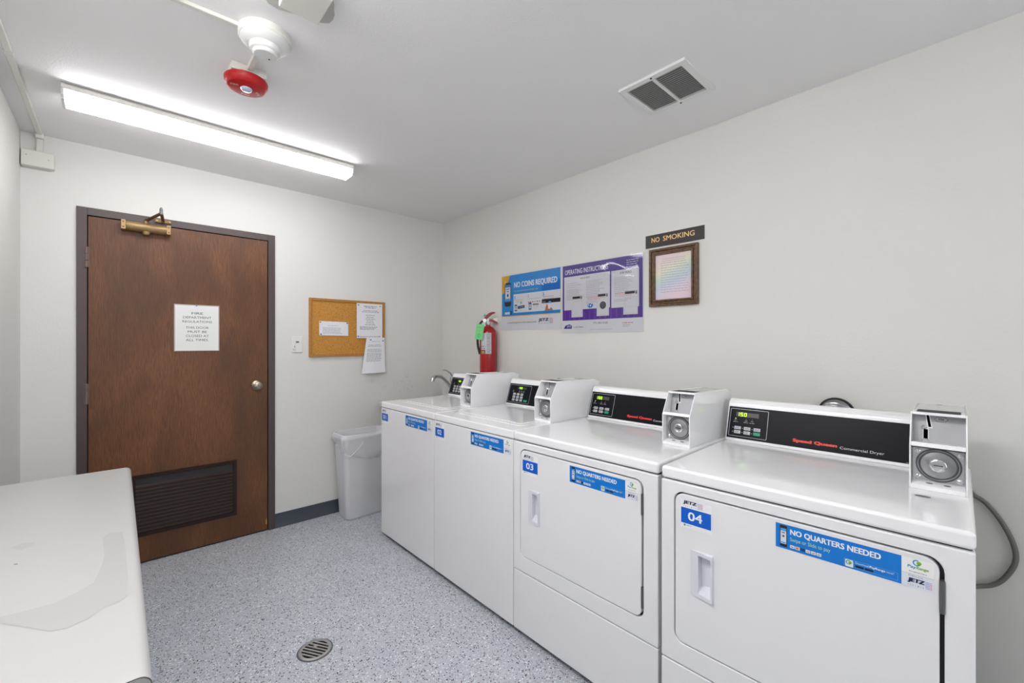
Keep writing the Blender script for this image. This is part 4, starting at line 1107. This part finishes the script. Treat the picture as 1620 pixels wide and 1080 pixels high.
m = MB(); m.prism([(0, 0), (.016, -.006), (.022, .010), (.010, .022)], 'y', -.001, .001, mat('green_seal', '#5a9a78', .5)); sl = m.build('green_seal', ex); sl.location = (-.035, -.012, .500)
m = MB(); m.box(.035, .072, .035, .041, .44, .49, M_plastic); m.box(-.01, .05, .018, .04, .455, .465, M_hinge); br = m.build('wall_bracket', ex, bevel=.002)

# ------------------------------------------------------------------ utility sink + faucet (behind washer 01)
sk = thing('utility_sink', 'white utility sink in the back corner hidden behind washer 01', 'sink', (1.60, 2.84, 0))
SX, SY, SZ = .58, .555, .832
mb = MB(); M_tub = mat('tub_plastic', '#dcdcd8', .35)
def rr3(x0, x1, y0, y1, r, z): return [(p[0], p[1], z) for p in rrect(x0, x1, y0, y1, r, 5)]
mb.loft([rr3(.05, SX-.05, .05, SY-.05, .05, .48), rr3(.032, SX-.032, .032, SY-.032, .04, .80), rr3(0, SX, 0, SY, .03, .80), rr3(0, SX, 0, SY, .03, SZ), rr3(.03, SX-.12, .03, SY-.03, .03, SZ), rr3(.06, SX-.14, .06, SY-.06, .04, .50)], M_tub)
mb.build('basin', sk, bevel=.003)
for x in (.06, SX-.06):
    for y in (.06, SY-.06):
        MB().prism([(x-.015, y-.015), (x+.015, y-.015), (x+.015, y+.015), (x-.015, y+.015)], 'z', 0, .50, M_tub).build('leg', sk)
fc = thing('faucet', 'chrome single lever faucet with curved spout at the back corner sink', 'faucet', (2.105, 3.10, SZ))
MB().lathe([(.001, 0), (.030, 0), (.029, .012), (.022, .02), (.021, .12), (.023, .17), (.019, .205), (.001, .212)], (.042, 0, 0), M_chrome, n=28).build('faucet_body', fc)
MB().tube([(.045, 0, .095), (.010, 0, .135), (-.035, 0, .180), (-.080, 0, .208), (-.125, 0, .212), (-.155, 0, .196), (-.163, 0, .172)], [.020, .0195, .018, .016, .016, .0175, .018], M_chrome, n=18, smooth=8).build('spout', fc)
MB().tube([(.040, 0, .205), (.020, 0, .232), (-.010, 0, .252), (-.035, 0, .262), (-.052, 0, .262)], [.009, .007, .0065, .006, .005], M_chrome, n=12, smooth=6).build('lever', fc)

# ------------------------------------------------------------------ wastebasket + liner
wb = thing('wastebasket', 'grey slim plastic wastebasket beside washer 01 against the back wall', 'wastebasket', (1.42, 3.268, 0))
def bring(hx, hy, r, z, n=6): return [(p[0], p[1], z) for p in rrect(-hx, hx, -hy, hy, r, n)]
mb = MB(); BH = .635
rings = [bring(.160, .085, .03, 0.002), bring(.165, .09, .032, .012), bring(.193, .113, .035, BH-.04), bring(.201, .121, .038, BH-.038), bring(.205, .125, .04, BH-.03), bring(.205, .125, .04, BH-.004), bring(.201, .121, .038, BH), bring(.193, .113, .035, BH), bring(.190, .110, .033, BH-.01), bring(.158, .083, .03, .015)]
mb.loft(rings, M_bin); mb.build('bin_body', wb, smooth=60)
film2 = bpy.data.materials.new('thin_plastic_film'); film2.use_nodes = True
b = film2.node_tree.nodes['Principled BSDF']; b.inputs['Base Color'].default_value = (*lin('#eeeef2'), 1); b.inputs['Roughness'].default_value = .2; b.inputs['Alpha'].default_value = .38
rings = []
def dense(pts, step=.008):     # same vertex count for every ring: fixed number per edge
    out = []
    for i, p in enumerate(pts):
        q = pts[(i+1) % len(pts)]; n = 1 if (i+1) % 9 else (30 if ((i+1)//9) % 2 else 16)
        for k in range(n): out.append((p[0]+(q[0]-p[0])*k/n, p[1]+(q[1]-p[1])*k/n))
    return out
base = rrect(-.5, .5, -.5, .5, .16, 8); n_ = len(base)
def lring(hx, hy, z, f=None, wr=0.0, seed=0):
    r = dense(rrect(-hx, hx, -hy, hy, .04, 8)); out = []
    for i, p in enumerate(r):
        an = 2*PI*i/len(r); zz = z if f is None else f(p)
        k = 1 + abs(wr)*(math.sin(9*an+seed)*.6 + math.sin(23*an+seed*2)*.7 + .6)
        out.append((p[0]*k, p[1]*k, zz + wr*.1*math.sin(13*an+seed)))
    return out
def hem(p):   # lower edge of the overhang: rises at the left back, sags at the front
    u = (p[0]+.205)/.41
    s = .12 + .055*math.sin(PI*min(1, max(0, u))*.9)
    if p[1] > .05: s *= .75
    if p[0] < -.17 and p[1] > -.08: s *= .6
    return BH - s
mb = MB()
for k_, (hx, hy, z, wr) in enumerate([(.150, .075, .05, .010), (.162, .086, .25, .010), (.174, .097, .45, .008), (.182, .104, .58, .005), (.190, .110, BH+.002, .002), (.198, .118, BH+.005, .0), (.2075, .1275, BH+.001, 0), (.2085, .1285, BH-.03, .002)]):
    rings.append(lring(hx, hy, z, None, wr, k_))
rings.append(lring(.211, .131, 0, lambda p: BH-.03-(BH-.03-hem(p))*.35, .012, 3)); rings.append(lring(.209, .129, 0, lambda p: BH-.03-(BH-.03-hem(p))*.7, .018, 5)); rings.append(lring(.206, .127, 0, hem, .012, 5.3)); rings.append(lring(.203, .124, 0, lambda p: hem(p)-.004, .004, 5.3))
mb.loft(rings, film2, cap0=True, cap1=False)
hemm = film2.copy(); hemm.name = 'gathered_plastic_film'; hemm.node_tree.nodes['Principled BSDF'].inputs['Alpha'].default_value = .8
mb.tube([(p[0], p[1], p[2]+.0015*math.sin(i*1.1)) for i, p in enumerate(rings[-1])]+[rings[-1][0]], .0028, hemm, n=6, cap=False)
mb.tube([(p[0], p[1], BH+.003) for p in rings[5]]+[(rings[5][0][0], rings[5][0][1], BH+.003)], .004, hemm, n=6, cap=False)
mb.tube([(-.190, -.128, BH-.135), (-.165, -.131, BH-.150), (-.125, -.132, BH-.120), (-.085, -.132, BH-.085), (-.055, -.131, BH-.05)], [.002, .0035, .003, .0025, .001], hemm, n=6, smooth=5, cap=False)
mb.tube([(-.207, -.09, BH-.01), (-.205, -.11, BH-.06), (-.195, -.125, BH-.11), (-.165, -.131, BH-.150)], [.004, .003, .003, .0035], hemm, n=6, smooth=5, cap=False)
tag(mb.build('bin_liner', loc=(1.42, 3.268, 0), recalc=False, smooth=180), 'clear plastic bag lining the grey wastebasket and folded over its rim', 'bin liner')

# ------------------------------------------------------------------ laminate counter at left
M_lam = mat('pale_laminate', '#bdbdbb', .38, bump=.12, bscale=140, vary=.02)
ct = thing('folding_counter', 'pale grey laminate counter with rounded front edge along the left wall', 'counter', (XL+.002, .984, 0))
CW, CL, CZ = .421, 1.698, .75
mb = MB()
prof = [(0, CZ), (CW-.020, CZ)]
for k in range(1, 13):
    t = R(90-k*15); prof.append((CW-.020+.020*math.cos(t), CZ-.020+.020*math.sin(t)))
prof += [(CW-.03, CZ-.042), (0, CZ-.042)]
mb.prism(prof, 'y', 0, CL, M_lam)
top = mb.build('counter_top', ct, bevel=.003, smooth=60)
# darker exposed core on the near end
m = MB(); pc_ = [(x-.0012 if x > .1 else x+.001, z-.0016 if z > CZ-.021 else z+.0012) for x, z in prof]
m.prism(pc_, 'y', -.0012, .0, mat('particle_core', '#a4a4a4', .7, bump=.4, bscale=150)); m.prism(prof, 'y', -.0008, 0, mat('dark_laminate_edge', '#5a5854', .5)); m.build('cut_end', ct)
import numpy as _np
def unproj(px, py, z):
    yw = R(42.606); fx, fy, rx, ry = math.sin(yw), math.cos(yw), math.cos(yw), -math.sin(yw)
    r = (px-810)/677.8; u = -(py-541.8)/677.8; t = (z-1.33)/u
    return ((fx+r*rx)*t, (fy+r*ry)*t)
st = [(0,785),(100,760),(250,720),(350,670),(420,630),(455,560),(470,510),(460,430),(490,405),(550,400),(565,480),(575,600),(570,690),(540,715),(470,740),(400,790),(300,835),(220,850),(120,830),(0,815)]
STAIN = [unproj(x/2.842, 700+y/2.842, CZ) for x, y in st]
a = Art(fn=lambda x, d, z: (x-(XL+.002), z-.984, CZ+.0002+d), y=0)
a.poly(STAIN, mat('laminate_stain', '#b5b4b1', .4), 1)
a.poly([unproj(x/2.842, 700+y/2.842, CZ) for x, y in ((45,475),(100,452),(158,448),(150,465),(90,482))], mat('laminate_stain', '#b5b4b1', .4), 1)
a.poly([unproj(x/2.842, 700+y/2.842, CZ) for x, y in ((60,546),(80,544),(80,548),(62,549))], '#55534f', 1)
a.build('water_stain', ct, recalc=False)
for y in (.08, CL-.12):
    MB().box(.02, CW-.07, y, y+.03, 0, CZ-.042, M_lam).build('support_panel', ct, bevel=.002)
MB().box(.005, .025, .11, CL-.12, CZ-.16, CZ-.042, M_lam).build('wall_cleat', ct)

# ------------------------------------------------------------------ floor drain
fd = thing('floor_drain', 'round slotted metal floor drain in the speckled grey floor', 'floor drain', (.628, 1.942, 0), R(-58.2))
mb = MB(); RD = .066; M_grate = mat('worn_grate_metal', '#a9a8a6', .45, .5)
mb.lathe([(RD, 0), (RD, .003), (RD-.002, .0045), (RD-.012, .0045), (RD-.013, .002)], (0, 0, 0), M_grate, n=40, cap=False)
mb.build('drain_rim', fd)
MB().lathe([(.001, .0006), (RD-.004, .0006), (RD-.004, .0012), (.001, .0012)], (0, 0, 0), mat('drain_hole', '#060607', .9, spec=0), n=32).build('drain_hole', fd)
mb = MB()
for i in range(6):
    y = (i-2.5)*.0158; hw = math.sqrt(max(0, (RD-.010)**2 - y*y))
    mb.box(-hw, hw, y-.0036, y+.0036, .0013, .0044, M_grate)
mb.lathe([(.001, .0046), (.008, .0046), (.008, .0013), (.001, .0013)], (-.012, .016, 0), M_grate, n=14)
mb.build('grate', fd)
tag(MB().lathe([(.001, .0001), (RD+.006, .0001), (RD+.006, .0004), (.001, .0004)], (0, 0, 0), mat('drain_grout', '#5b5c5e', .8), n=40).build('drain_surround', fd))
